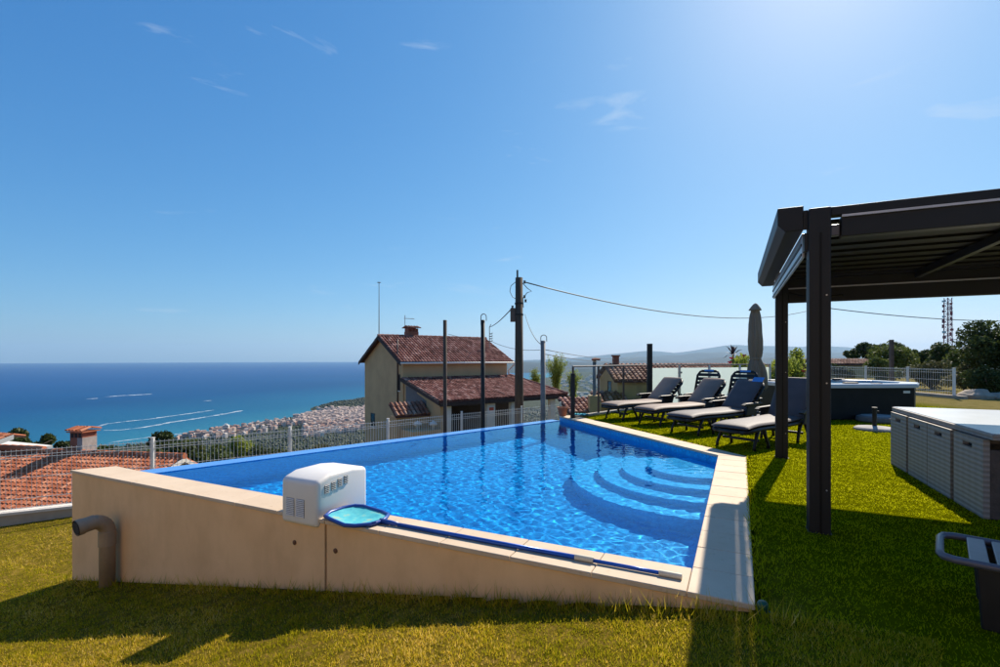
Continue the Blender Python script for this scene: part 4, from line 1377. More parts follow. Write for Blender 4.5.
pot = thing('terracotta_pot', 'terracotta flower pot at the far corner of the pool', 'flower pot', (1.515, 11.86, 0.001))
MB().lathe([(0, 0), (0.085, 0), (0.115, 0.17), (0.13, 0.17), (0.135, 0.215), (0.115, 0.215), (0.105, 0.17), (0, 0.17)], 20).build('vessel', M['terracotta'], pot, smooth=False, bevel=0.004)
MB().lathe([(0, 0.165), (0.104, 0.172), (0, 0.185)], 16).build('soil', M['bark'], pot)
cl = MB()
vs = [(0.17 * (i / 9 - 0.5) * 2, 0.09 * (j / 5 - 0.5) * 2 + 0.02 * math.sin(i), 0.025 + 0.018 * math.sin(i * 1.7 + j) + 0.012 * math.cos(j * 2.3)) for i in range(10) for j in range(6)]
fs = [(i * 6 + j, (i + 1) * 6 + j, (i + 1) * 6 + j + 1, i * 6 + j + 1) for i in range(9) for j in range(5)]
co = cl.add(vs, fs).build('teal_cloth', M['teal_cloth'], None, smooth=True)
sm = co.modifiers.new('thick', 'SOLIDIFY')
sm.thickness = 0.02
co.location = (1.93, 11.72, 0.01)
co.rotation_euler = (0, 0, 0.2)
tag(co, 'crumpled teal cloth at the far end of the coping', 'cloth')

# ------------------------------------------------------------------ tiled roofs
def tiles(mb, P0, eu, ev, L, S, pu=0.23, pv=0.36, trim=None, seed=0):
    """barrel tiles: P0 top corner, eu along the ridge, ev down the slope"""
    rg = random.Random(seed)
    P0, eu, ev = Vector(P0), Vector(eu).normalized(), Vector(ev).normalized()
    nn_ = eu.cross(ev)
    if nn_.z < 0:
        nn_ = -nn_
    nu, nv = max(1, int(L / pu)), max(1, int(S / pv))
    du, dv = L / nu, S / nv
    for i in range(nu):
        for j in range(nv):
            s0 = (i + 0.5) * du
            if trim and not trim(s0, (j + 0.5) * dv):
                continue
            t0 = max(0, j * dv - 0.06)
            t1 = (j + 1) * dv
            tint = min(1, max(0, rg.gauss(0.5, 0.24)))
            jit = rg.uniform(-0.012, 0.012)
            vs = []
            for (tt, rad, up) in ((t0, du * 0.36, 0.012), (t1, du * 0.44, 0.034)):
                for kk in range(6):
                    a = math.pi * kk / 5
                    vs.append(P0 + eu * (s0 + jit + rad * math.cos(a)) + ev * tt + nn_ * (up + rad * 0.85 * math.sin(a)))
            fs = [(kk, kk + 1, 7 + kk, 6 + kk) for kk in range(5)] + [(6, 7, 8, 9, 10, 11)]
            mb.add(vs, fs, tint)


def ridge_caps(mb, a, b, r=0.13, step=0.4, seed=1):
    rg = random.Random(seed)
    a, b = Vector(a), Vector(b)
    n = max(1, int((b - a).length / step))
    for i in range(n):
        p0, p1 = a.lerp(b, i / n), a.lerp(b, (i + 1.12) / n)
        mb.tube([p0, p1 + Vector((0, 0, 0.015))], [r * 0.88, r], 8, tint=min(1, max(0, rg.gauss(0.5, 0.2))))


def slab(poly, th):
    """thin deck under a roof plane given by 4 corners (top two, bottom two)"""
    mb = MB()
    lowp = [Vector(p) - Vector((0, 0, th)) for p in poly]
    mb.hexa([*lowp, *[Vector(p) for p in poly]])
    return mb


def roof_plane(parent, name, P0, eu, ev, L, S, tilemat, seed, trim=None, pu=0.23, pv=0.36, poly=None):
    P0, eu, ev = Vector(P0), Vector(eu).normalized(), Vector(ev).normalized()
    pl = poly or [P0, P0 + eu * L, P0 + eu * L + ev * S, P0 + ev * S]
    o = slab(pl, 0.10).build(name, M['tile_bed'], parent)
    mb = MB()
    tiles(mb, P0, eu, ev, L, S, pu, pv, trim, seed)
    t_ = mb.build('roof_tiles', M[tilemat], o, tint=True)
    t_['kind'] = 'stuff'
    return o


def window(parent, x0, x1, z0, z1, axis, plane, out, m='pane', frame='shutter', deep=0.03):
    """a framed window on a wall; axis 'x' = wall across y=plane, 'y' = wall across x=plane; out = outward sign"""
    e = 0.05
    mb = MB()

    def bx(mb, a0, a1, b0, b1, d0, d1):
        d0, d1 = sorted((plane + out * d0, plane + out * d1))
        if axis == 'x':
            mb.box(a0, a1, d0, d1, b0, b1)
        else:
            mb.box(d0, d1, a0, a1, b0, b1)
    bx(mb, x0, x1, z0, z0 + e, 0, deep)
    bx(mb, x0, x1, z1 - e, z1, 0, deep)
    bx(mb, x0, x0 + e, z0 + e, z1 - e, 0, deep)
    bx(mb, x1 - e, x1, z0 + e, z1 - e, 0, deep)
    w = mb.build('window', M[frame], parent)
    mb = MB()
    bx(mb, x0 + e, x1 - e, z0 + e, z1 - e, 0.002, deep * 0.4)
    mb.build('pane', M[m], w)
    mb = MB()
    bx(mb, x0 - 0.06, x1 + 0.06, z0 - 0.06, z0, 0, deep + 0.04)
    mb.build('sill', M['white_wall'], w)
    return w


# --- the ochre house behind the pool
HB = -5.5
hs_ = thing('ochre_house', 'two-storey ochre house with maroon tiled gable roof behind the pool', 'house', (-6.73, 34.0, HB), math.atan2(0.6, 0.8))
Lh, Wh, ze, zr = 9.1, 7.0, 1.15 - HB, 2.92 - HB
mb = MB()
vs = [(0, 0, -4), (Lh, 0, -4), (Lh, Wh, -4), (0, Wh, -4), (0, 0, ze), (Lh, 0, ze), (Lh, Wh, ze), (0, Wh, ze), (0, Wh / 2, zr), (Lh, Wh / 2, zr)]
mb.add(vs, [(0, 1, 5, 4), (1, 2, 6, 9, 5), (2, 3, 7, 6), (3, 0, 4, 8, 7)])
mb.build('wall', M['house_wall'], hs_)
sl = math.atan2(zr - ze, Wh / 2)
oh = 0.38
S_ = (Wh / 2 + oh) / math.cos(sl)
dn = Vector((0, -math.cos(sl), -math.sin(sl)))
rf = roof_plane(hs_, 'roof', (-oh, Wh / 2, zr + 0.14), (1, 0, 0), dn, Lh + 2 * oh, S_, 'tile_maroon', 3)
dn2 = Vector((0, math.cos(sl), -math.sin(sl)))
roof_plane(hs_, 'roof', (-oh, Wh / 2, zr + 0.14), (1, 0, 0), dn2, Lh + 2 * oh, S_, 'tile_maroon', 4)
mb = MB()
ridge_caps(mb, (-oh, Wh / 2, zr + 0.16), (Lh + oh, Wh / 2, zr + 0.16))
mb.build('ridge_cap', M['tile_maroon'], rf, tint=True)
for s_, d_ in ((0, dn), (1, dn2)):
    p0 = Vector((-oh - 0.02, Wh / 2, zr + 0.10))
    p1 = p0 + d_ * S_
    mb = MB()
    q_ = Vector((0.06, 0, 0))
    mb.hexa([p0 - Vector((0, 0, 0.2)), p1 - Vector((0, 0, 0.2)), p1 - Vector((0, 0, 0.2)) + q_, p0 - Vector((0, 0, 0.2)) + q_, p0, p1, p1 + q_, p0 + q_])
    mb.build('barge_board', M['dark_wood'], hs_)
MB().tube([(-oh, -oh - 0.05, ze - 0.11), (Lh + oh, -oh - 0.05, ze - 0.11)], 0.075, 8).build('gutter', M['white_wall'], hs_, smooth=True)
MB().tube([(Lh + oh, -oh - 0.05, ze - 0.12), (Lh + oh + 0.05, -oh, ze - 0.3), (Lh + 0.12, -0.08, ze - 0.75), (Lh + 0.1, -0.08, 4.9)], 0.07, 8).build('downpipe', M['white_wall'], hs_, smooth=True)
MB().tube([(-0.06, 0.75, 1.0), (-0.06, 0.75, ze + 0.35), (-0.06, 0.75, zr - 0.2)], 0.055, 6).build('soil_pipe', M['rust_steel'], hs_, smooth=True)
window(hs_, 0.42, 0.72, 4.6, 5.75, 'y', 0.0, -1, 'pane', 'shutter')
window(hs_, 4.9, 5.7, 1.55, 2.6, 'y', 0.0, -1, 'pane', 'shutter')
# chimney with a tiled hat
ch = MB().box(2.2, 3.15, Wh / 2 + 0.25, Wh / 2 + 0.85, zr - 0.6, zr + 0.55).build('chimney', M['brick_red'], hs_)
mb = MB()
for xx in (2.24, 2.55, 2.86, 3.03):
    mb.box(xx, xx + 0.09, Wh / 2 + 0.26, Wh / 2 + 0.84, zr + 0.55, zr + 0.82)
mb.build('vent_piers', M['brick_red'], ch)
mb = MB()
tiles(mb, (2.08, Wh / 2 + 0.55, zr + 0.98), (1, 0, 0), (0, -1, -0.35), 1.2, 0.55, 0.2, 0.3, None, 5)
tiles(mb, (2.08, Wh / 2 + 0.55, zr + 0.98), (1, 0, 0), (0, 1, -0.35), 1.2, 0.55, 0.2, 0.3, None, 6)
mb.build('chimney_tiles', M['tile_brown'], ch, tint=True)['kind'] = 'stuff'
# lean-to porch
zt_, zb_ = 0.0 - HB, -1.26 - HB
Sp = math.hypot(5.3, zt_ - zb_)
dn = Vector((0, -5.3, zb_ - zt_)).normalized()
poly = [Vector((-0.15, 0.02, zt_)), Vector((9.3, 0.02, zt_)), Vector((10.6, -5.3, zb_)), Vector((-0.15, -5.3, zb_))]
pr_ = roof_plane(hs_, 'porch_roof', (-0.15, 0.0, zt_), (1, 0, 0), dn, 10.75, Sp, 'tile_maroon', 8, lambda s_, t_: s_ < 9.5 + 1.25 * t_ / Sp, poly=poly)
mb = MB()
ridge_caps(mb, (9.3, 0.0, zt_ + 0.05), (10.6, -5.3, zb_ + 0.05), 0.12)
mb.build('hip_cap', M['tile_maroon'], pr_, tint=True)
sl_ = slab([Vector((9.3, 0.05, zt_ - 0.01)), Vector((9.9, 0.05, zt_ - 0.01)), Vector((11.3, -4.9, zb_ - 0.25)), Vector((10.6, -5.28, zb_ - 0.01))], 0.09).build('hip_slope', M['tile_bed'], pr_)
p0, p1 = Vector((-0.2, 0.0, zt_ + 0.02)), Vector((-0.2, -5.3, zb_ + 0.02))
q_ = Vector((0.05, 0, 0))
MB().hexa([p0 - Vector((0, 0, 0.24)), p1 - Vector((0, 0, 0.24)), p1 - Vector((0, 0, 0.24)) + q_, p0 - Vector((0, 0, 0.24)) + q_, p0, p1, p1 + q_, p0 + q_]).build('barge_board', M['dark_wood'], pr_)
MB().box(-0.1, 10.6, -5.36, -5.22, zb_ - 0.3, zb_ - 0.11).build('eave_beam', M['dark_wood'], pr_)
MB().add([(0.1, 0, -1), (0.1, -5.0, -1), (0.1, -5.0, zb_ - 0.05), (0.1, 0, zt_ - 0.12), (0.3, 0, -1), (0.3, -5.0, -1), (0.3, -5.0, zb_ - 0.05), (0.3, 0, zt_ - 0.12)],
         [(0, 1, 2, 3), (7, 6, 5, 4), (0, 4, 5, 1), (1, 5, 6, 2), (2, 6, 7, 3), (3, 7, 4, 0)]).build('porch_wall', M['house_wall'], hs_)
MB().add([(0.092, -0.25, 3.0), (0.092, -3.2, 3.0), (0.092, -3.2, 4.15), (0.092, -1.9, 4.55), (0.092, -1.9, 4.75), (0.092, -0.25, 5.0)], [(0, 1, 2, 3, 4, 5)]).build('shadow_patch', M['house_shadow'], hs_)  # dark sheet on the porch wall, a shadow put in as colour
for (x, w) in ((0.63, 0.32), (3.83, 0.66), (5.66, 0.3), (9.35, 0.46)):
    pl_ = MB().box(x - w / 2, x + w / 2, -5.15, -4.85, -1, zb_ - 0.28).build('pillar', M['white_wall'], hs_)
    if w > 0.6:
        sg = MB().box(x - 0.24, x + 0.24, -5.18, -5.152, zb_ - 1.05, zb_ - 0.5).build('notice', M['white_plastic'], pl_)
MB().box(3.83 - 0.18, 3.83 + 0.18, -5.186, -5.182, zb_ - 0.78, zb_ - 0.58).build('notice_band', M['red_sign'], hs_)
MB().box(0.3, 10.3, -0.06, -0.01, -1, zt_ - 0.2).build('porch_shade', M['void'], hs_)  # dark sheet over the front wall, painting in the deep porch shade
MB().box(0.1, 10.4, -5.1, -0.02, -1.2, 1.1).build('porch_floor', M['kerb'], hs_)
# small lean-to on the side, with its wall
dn = Vector((0, -1.0, -0.69)).normalized()
roof_plane(hs_, 'side_roof', (-2.3, -2.75, 4.08), (1, 0, 0), dn, 2.35, 1.28, 'tile_brown', 12, pu=0.27)
MB().box(-2.15, 0.05, -3.62, -2.6, -2, 3.3).build('side_annex', M['house_wall'], hs_)
MB().box(-1.9, 0.08, -5.2, -3.65, -2, 2.55).build('terrace_block', M['house_wall'], hs_)
for (x, y) in ((-1.15, -4.4), (-0.35, -4.9)):
    MB().lathe([(0, 2.55), (0.10, 2.55), (0.10, 2.80), (0.24, 2.82), (0.25, 2.92), (0.08, 3.05), (0, 3.1)], 14, x, y).build('roof_vent', M['white_wall'], hs_, smooth=True)
# aerials
ax = thing('tv_antenna', 'small television antenna above the chimney of the ochre house', 'antenna', tuple(at(405, 332, 39.5)))
MB().tube([(0, 0, -1.3), (0, 0, 1.35)], 0.022, 6).build('mast', M['grey_steel'], ax)
mb = MB().tube([(-0.1, 0, 1.1), (0.75, 0.1, 1.05)], 0.016, 5)
for i in range(7):
    mb.tube([(0.0 + i * 0.11, -0.25, 1.09), (0.0 + i * 0.11, 0.28, 1.09)], 0.012, 4)
mb.tube([(0.0, 0, 0.85), (0.0, 0, 1.35)], 0.014, 4)
mb.build('elements', M['grey_steel'], ax)
fp = thing('aerial_mast', 'tall thin mast rising behind the gable of the ochre house', 'mast', tuple(at(379, 338, 39.0)))
MB().tube([(0, 0, -1.6), (0, 0, 4.4)], [0.045, 0.022], 6).build('shaft', M['grey_steel'], fp)
MB().lathe([(0, 4.38), (0.14, 4.40), (0.14, 4.44), (0, 4.46)], 10).build('finial', M['grey_steel'], fp)
sv = thing('service_mast', 'small service mast with insulators on the ochre roof', 'mast', tuple(at(489.5, 343, 40.5)))
MB().tube([(0, 0, -1.2), (0, 0, 1.3), (0.12, 0, 1.55)], 0.03, 6).build('shaft', M['grey_steel'], sv)
for zz in (0.75, 0.55, 0.35, 0.15):
    MB().tube([(0.0, 0, zz), (0.22, 0, zz), (0.22, 0, zz + 0.1)], 0.04, 6).build('insulator', M['wire'], sv)

# --- orange roofed house on the lower left
RB = -8.0
oh_ = thing('orange_roof_house', 'low house with a large orange tiled roof below the lawn fence', 'house', (-13.95, 21.6, RB), math.atan2(-1.5, 9.6))
# local x runs back along the ridge to the left as negative values
zr_ = -2.98 - RB
slp = 0.36
dn = Vector((0, -1, -slp)).normalized()
dnb = Vector((0, 1, -0.62)).normalized()
rf = roof_plane(oh_, 'roof', (-14, 0, zr_), (1, 0, 0), dn, 14, 6.4, 'tile_orange', 21, pu=0.2, pv=0.26)
roof_plane(oh_, 'roof', (-14, 0, zr_ - 0.002), (1, 0, 0), dnb, 14, 4.0, 'tile_orange', 22, pu=0.2, pv=0.26)
mb = MB()
ridge_caps(mb, (-14, 0, zr_ + 0.05), (0.02, 0, zr_ + 0.05), 0.14)
mb.build('ridge_cap', M['tile_orange'], rf, tint=True)
mb = MB()
ridge_caps(mb, (-7.3, 0.02, zr_ + 0.14), (-14.0, -0.3, zr_ + 0.20), 0.17)
mb.build('ridge_cap', M['tile_orange'], rf, tint=True)
for d_, S2 in ((dn, 6.4), (dnb, 4.0)):
    p0 = Vector((0.0, 0, zr_ - 0.01))
    p1 = p0 + d_ * S2
    q_ = Vector((0.07, 0, 0))
    MB().hexa([p0 - Vector((0, 0, 0.18)), p1 - Vector((0, 0, 0.18)), p1 - Vector((0, 0, 0.18)) + q_, p0 - Vector((0, 0, 0.18)) + q_, p0, p1, p1 + q_, p0 + q_]).build('barge_board', M['white_wall'], oh_)
mb = MB()
yf, yb = -6.4 * 0.94 + 0.3, 4.0 * 0.85 - 0.3
mb.add([(-0.35, yf, -3), (-0.35, yb, -3), (-0.35, yb, zr_ - 0.13 - 0.62 * yb), (-0.35, 0, zr_ - 0.14), (-0.35, yf, zr_ - 0.13 + slp * yf),
        (-13.8, yf, -3), (-13.8, yb, -3), (-13.8, yb, zr_ - 0.13 - 0.62 * yb), (-13.8, 0, zr_ - 0.14), (-13.8, yf, zr_ - 0.13 + slp * yf)],
       [(0, 1, 2, 3, 4), (9, 8, 7, 6, 5), (0, 4, 9, 5), (1, 6, 7, 2)])
mb.build('wall', M['white_wall'], oh_)
# chimney
cx, cy = -5.55, 0.35
chm = MB().box(cx - 0.33, cx + 0.33, cy - 0.34, cy + 0.34, zr_ - 0.6, zr_ + 0.98).build('chimney', M['brick_red'], oh_)
MB().box(cx + 0.06, cx + 0.336, cy - 0.346, cy + 0.346, zr_ - 0.6, zr_ + 0.72).build('render_face', M['stone_grey'], chm)
mb = MB()
for xx in (-0.2, 0.0, 0.2):
    mb.box(cx + xx - 0.07, cx + xx + 0.07, cy - 0.349, cy - 0.338, zr_ + 0.72, zr_ + 0.93)
mb.build('smoke_openings', M['void'], chm)
mb = MB()
tiles(mb, (cx - 0.46, cy, zr_ + 1.16), (1, 0, 0), (0, -1, -0.3), 0.92, 0.50, 0.16, 0.3, None, 5)
tiles(mb, (cx - 0.46, cy, zr_ + 1.16), (1, 0, 0), (0, 1, -0.3), 0.92, 0.50, 0.16, 0.3, None, 6)
mb.build('chimney_tiles', M['tile_orange'], chm, tint=True)['kind'] = 'stuff'
MB().box(cx - 0.43, cx + 0.43, cy - 0.44, cy + 0.44, zr_ + 0.96, zr_ + 1.0).build('chimney_slab', M['terracotta'], chm)

# --- roof corner at the left edge
p_ = at(-52, 455, 30)
h4 = thing('cottage', 'small white cottage with an orange roof corner at the left edge', 'house', (p_.x, p_.y, -11), R(-20))
zt_ = p_.z + 11 + 0.15
MB().box(-7, -0.3, 0.3, 5.5, -3, zt_ - 0.5).build('wall', M['white_wall'], h4)
roof_plane(h4, 'roof', (-7.4, 2.9, zt_ + 0.7), (1, 0, 0), Vector((0, -1, -0.33)), 7.9, 3.3, 'tile_orange', 31)
roof_plane(h4, 'roof', (-7.4, 2.9, zt_ + 0.698), (1, 0, 0), Vector((0, 1, -0.33)), 7.9, 0.7, 'tile_orange', 32)
MB().hexa([(0.5, 2.9, zt_ + 0.4), (0.5, -0.25, zt_ - 0.64), (0.56, -0.25, zt_ - 0.64), (0.56, 2.9, zt_ + 0.4), (0.5, 2.9, zt_ + 0.69), (0.5, -0.25, zt_ - 0.35), (0.56, -0.25, zt_ - 0.35), (0.56, 2.9, zt_ + 0.69)]).build('barge_board', M['white_wall'], h4)

# --- small ochre house behind the clear glass
h2 = thing('small_ochre_house', 'small yellow house with brown tiled gable roof seen through the glass railing', 'house', (6.72, 28.0, -5), 0)
ze2, zr2, W2, L2 = 0.09 + 5, 0.88 + 5, 5.0, 4.5
mb = MB()
mb.add([(0, 0, -3), (L2, 0, -3), (L2, W2, -3), (0, W2, -3), (0, 0, ze2), (L2, 0, ze2), (L2, W2, ze2), (0, W2, ze2), (0, W2 / 2, zr2), (L2, W2 / 2, zr2)],
       [(0, 1, 5, 4), (1, 2, 6, 9, 5), (2, 3, 7, 6), (3, 0, 4, 8, 7)])
mb.build('wall', M['ochre'], h2)
sl2 = (zr2 - ze2) / (W2 / 2)
roof_plane(h2, 'roof', (-0.25, W2 / 2, zr2 + 0.12), (1, 0, 0), Vector((0, -1, -sl2)), L2 + 0.5, 2.95, 'tile_brown', 41, pu=0.26)
roof_plane(h2, 'roof', (-0.25, W2 / 2, zr2 + 0.118), (1, 0, 0), Vector((0, 1, -sl2)), L2 + 0.5, 2.95, 'tile_brown', 42, pu=0.26)
window(h2, 1.5, 2.5, 4.2, 5.0, 'y', 0.0, -1)
window(h2, 1.0, 1.8, 3.0, 4.1, 'x', 0.0, -1)
roof_plane(h2, 'lean_to_roof', (-1.5, 0.4, 4.45), (1, 0, 0), Vector((0, -1, -0.32)), 1.9, 1.7, 'tile_brown', 43, pu=0.26)
MB().box(-1.3, -0.01, -1.0, 0.3, -3, 3.85).build('lean_to_wall', M['ochre'], h2)
chm = MB().box(0.3, 0.65, W2 / 2 - 0.2, W2 / 2 + 0.15, zr2 - 0.3, zr2 + 0.62).build('chimney', M['brick_red'], h2)
MB().box(0.24, 0.71, W2 / 2 - 0.26, W2 / 2 + 0.21, zr2 + 0.62, zr2 + 0.70).build('chimney_cap', M['brick_red'], chm)
fl = thing('flue_pipe', 'metal flue pipe with a flat cowl left of the small yellow house', 'flue', (5.05, 26.2, -4))
MB().tube([(0, 0, 0), (0, 0, 5.3)], 0.095, 10).build('pipe', M['grey_steel'], fl, smooth=True)
MB().lathe([(0, 5.26), (0.22, 5.26), (0.24, 5.30), (0.24, 5.36), (0, 5.42)], 14, 0.08).build('cowl', M['brick_red'], fl)
MB().box(-0.3, 0.3, -0.3, 0.3, 0, 3.4).build('stack', M['ochre'], fl)
# roof ridge behind the frosted glass
p_ = at(664, 364, 42)
h3 = thing('far_cottage', 'tiled roof ridge of a cottage just above the frosted glass', 'house', (p_.x, p_.y, -6), R(4))
zt3 = p_.z + 6
MB().box(0.3, 8.7, -2.1, 2.1, -4, zt3 - 0.75).build('wall', M['ochre'], h3)
roof_plane(h3, 'roof', (0, 0, zt3), (1, 0, 0), Vector((0, -1, -0.3)), 9, 2.5, 'tile_brown', 51, pu=0.26)
roof_plane(h3, 'roof', (0, 0, zt3 - 0.002), (1, 0, 0), Vector((0, 1, -0.3)), 9, 2.5, 'tile_brown', 52, pu=0.26)
p_ = at(835, 361, 45)
h5 = thing('garden_shed', 'low brown tiled shed roof behind the hot tub', 'shed', (p_.x - 3, p_.y, -1), 0)
MB().box(0.2, 5.6, -1.2, 1.2, -2, p_.z + 1 - 0.3).build('wall', M['ochre'], h5)
roof_plane(h5, 'roof', (0, 0, p_.z + 1.15), (1, 0, 0), Vector((0, -1, -0.3)), 5.8, 1.5, 'tile_brown', 53, pu=0.26)
# low outbuilding right of the porch
p_ = at(594, 397, 26)
h6 = thing('outbuilding', 'low white outbuilding with a tiled roof edge right of the porch', 'outbuilding', (p_.x - 1.2, p_.y, -5), R(10))
MB().box(0.1, 1.5, 0.1, 2.0, -3, 3.45).build('wall', M['house_wall'], h6)
roof_plane(h6, 'roof', (-0.15, 2.0, 4.10), (1, 0, 0), Vector((0, -1, -0.3)), 1.9, 2.2, 'tile_maroon', 54, pu=0.26)

# ------------------------------------------------------------------ utility pole and cables
up = thing('utility_pole', 'weathered wooden utility pole standing behind the pool', 'utility pole', (0.70, 18.0, -3.5))
ut = 4.35 + 3.5
MB().tube([(0, 0, -0.5), (0, 0, ut)], [0.185, 0.135], 14).build('shaft', M['wood_pole'], up, smooth=True)
MB().tube([(-0.06, 0, ut - 0.3), (-0.06, 0, ut + 0.28)], 0.035, 8).build('spike', M['dark_steel'], up)
MB().box(-0.32, -0.14, -0.10, 0.10, ut - 1.62, ut - 1.12).build('junction_box', M['rust_steel'], up, bevel=0.015)
for zz in (ut - 0.95, ut - 1.36):
    MB().tube([(0, 0, zz - 0.03), (0, 0, zz + 0.03)], 0.162, 14).build('strap', M['dark_steel'], up)
mb = MB()
mb.tube([(-0.12, 0, ut - 0.15), (-0.30, 0, ut - 0.3), (-0.34, 0, ut - 0.5), (-0.25, 0, ut - 0.7), (-0.12, 0, ut - 0.78)], 0.012, 5)
mb.tube([(0.12, 0, ut - 0.18), (0.30, 0, ut - 0.38), (0.46, 0, ut - 0.50), (0.30, 0, ut - 0.55), (0.14, 0, ut - 0.75), (0.16, 0, ut - 1.1)], 0.014, 5)
mb.build('loose_wires', M['wire'], up)
for (x, z) in ((0.2, ut - 0.16), (0.2, ut - 0.7), (0.24, ut - 0.85), (-0.24, ut - 1.08)):
    MB().lathe([(0, z - 0.05), (0.05, z - 0.05), (0.03, z), (0.05, z + 0.05), (0, z + 0.05)], 10, x, 0).build('insulator', M['wire'], up)
ut_w = 4.35


def cable(name, label, a, b, sag, r=0.016, n=28):
    a, b = Vector(a), Vector(b)
    pts = []
    for i in range(n + 1):
        t = i / n
        p = a.lerp(b, t)
        p.z -= sag * 4 * t * (1 - t)
        pts.append(p - a)
    o = MB().tube(pts, r, 6).build(name, M['wire'], None, smooth=True)
    o.location = a
    return tag(o, label, 'cable')


P2 = (26.2, 40.0, 5.55)
cable('overhead_cable', 'long sagging overhead cable from the wooden pole across the sky', (0.9, 18.0, ut_w - 0.16), P2, 1.1, 0.022)
cable('overhead_cable', 'overhead cable continuing right behind the pergola to the frame edge', P2, (66.0, 52.0, 5.9), 0.85, 0.036)
cable('service_cable', 'cable dropping from the pole box to the ochre roof mast', (0.46, 18.0, 3.25), tuple(at(489.8, 327, 40.5)), 0.12, 0.022)
cable('service_cable', 'slack cable dropping from the pole to the hooked grey post', (0.92, 18.0, 3.0), (1.07, 13.05, 1.78), 0.16, 0.010)
cable('low_wire', 'thin low wire left of the dark hooked pole over the ochre roof', tuple(at(448, 334, 40)), tuple(at(489, 341, 40.5)), 0.1, 0.018)
cable('low_wire', 'thin low wire from the roof mast past the wooden pole', tuple(at(491, 341, 40.5)), tuple(at(540, 350, 30)), 0.25, 0.016)
cable('low_wire', 'upper of two faint wires running right from the grey hooked pole', (1.2, 13.0, 1.62), tuple(at(640, 352, 60)), 0.5, 0.010)
cable('low_wire', 'lower of two faint wires running right from the grey hooked pole', (1.2, 13.0, 1.50), tuple(at(640, 355, 60)), 0.5, 0.010)
u2 = thing('utility_pole', 'second wooden utility pole hidden behind the near pergola post', 'utility pole', (26.2, 40.0, -1.5))
MB().tube([(0, 0, -0.5), (0, 0, 7.2)], [0.16, 0.12], 12).build('shaft', M['wood_pole'], u2, smooth=True)
MB().lathe([(0, 7.0), (0.06, 7.0), (0.04, 7.1), (0, 7.12)], 10, 0.1).build('insulator', M['wire'], u2)

# telecom mast
pm_ = at(948, 350, 150)
tm = thing('telecom_mast', 'red lattice telecom mast with antenna panels above the trees', 'mast', (pm_.x, pm_.y, -3))
hm = 1.4 + (HZ - 298) * 150 / F + 3
M['mast_red'] = mat('faded_red_steel', (0.30, 0.075, 0.08), 0.6, 0.2, 2)
for (x, y) in ((-0.75, -0.75), (0.75, -0.75), (0.75, 0.75), (-0.75, 0.75)):
    MB().tube([(x, y, 0), (x * 0.8, y * 0.8, hm)], 0.11, 6).build('leg', M['mast_red'], tm)
mb = MB()
nz_ = 14
for i in range(nz_):
    z0, z1 = hm * i / nz_, hm * (i + 1) / nz_
    cs_ = [(-0.75, -0.75), (0.75, -0.75), (0.75, 0.75), (-0.75, 0.75)]
    for j in range(4):
        a_, b_ = cs_[j], cs_[(j + 1) % 4]
        mb.tube([(a_[0], a_[1], z0), (b_[0], b_[1], z1)], 0.055, 4)
        mb.tube([(a_[0], a_[1], z0), (b_[0], b_[1], z0)], 0.055, 4)
mb.build('bracing', M['mast_red'], tm)
rg = random.Random(4)
for i in range(16):
    z = hm * (0.42 + 0.56 * i / 16)
    s_ = -1 if i % 2 else 1
    MB().box(s_ * 1.15 - 0.16, s_ * 1.15 + 0.16, rg.uniform(-0.6, 0.3), rg.uniform(0.4, 0.7), z, z + rg.uniform(0.5, 1.3)).build('antenna_panel', M['mast_red' if i % 3 else 'white_wall'], tm)
    MB().tube([(s_ * 0.6, 0, z + 0.3), (s_ * 1.1, 0, z + 0.3)], 0.05, 4).build('bracket', M['mast_red'], tm)

# ------------------------------------------------------------------ trees and shrubs


def leaf_cloud(name, lumps, n, size, m, parent, seed, flat=1.0, shell=0.45, aspect=0.5, droop=0.0):
    rg = np.random.default_rng(seed)
    lumps = np.array(lumps, dtype=float)        # x y z r
    wgt = lumps[:, 3] ** 2
    ii = rg.choice(len(lumps), n, p=wgt / wgt.sum())
    d = rg.normal(0, 1, (n, 3))
    d /= np.linalg.norm(d, axis=1)[:, None]
    rad = (shell + (1 - shell) * rg.uniform(0, 1, n) ** 0.6)
    rad = rad * (1 + 0.18 * vnoise(d[:, 0] * 3 + ii, d[:, 1] * 3 + d[:, 2] * 4, seed + 3))
    P = lumps[ii, :3] + d * (lumps[ii, 3] * rad)[:, None] * np.array([1, 1, flat])
    a = rg.normal(0, 1, (n, 3))
    a[:, 2] -= droop
    a /= np.linalg.norm(a, axis=1)[:, None]
    b = np.cross(a, rg.normal(0, 1, (n, 3)))
    b /= np.linalg.norm(b, axis=1)[:, None]
    s = size * rg.uniform(0.6, 1.3, n)
    V = np.stack([P - a * s[:, None], P + b * (s * aspect)[:, None], P + a * s[:, None], P - b * (s * aspect)[:, None]], 1).reshape(-1, 3)
    lt = rg.uniform(0, 1, len(lumps))[ii] * 0.5 + rg.uniform(0, 1, n) * 0.5
    return mesh_np(name, V, np.arange(4 * n).reshape(-1, 4), m, np.repeat(lt, 4), parent)


def lumps_in(rx, ry, rz, n, seed, lo=0.3, hi=0.5, zc=0):
    rg = np.random.default_rng(seed)
    out = []
    for i in range(n):
        d = rg.normal(0, 1, 3)
        d /= np.linalg.norm(d)
        k_ = rg.uniform(0.25, 0.78)
        out.append((d[0] * rx * k_, d[1] * ry * k_, zc + d[2] * rz * k_, rg.uniform(lo, hi) * min(rx, rz)))
    return out


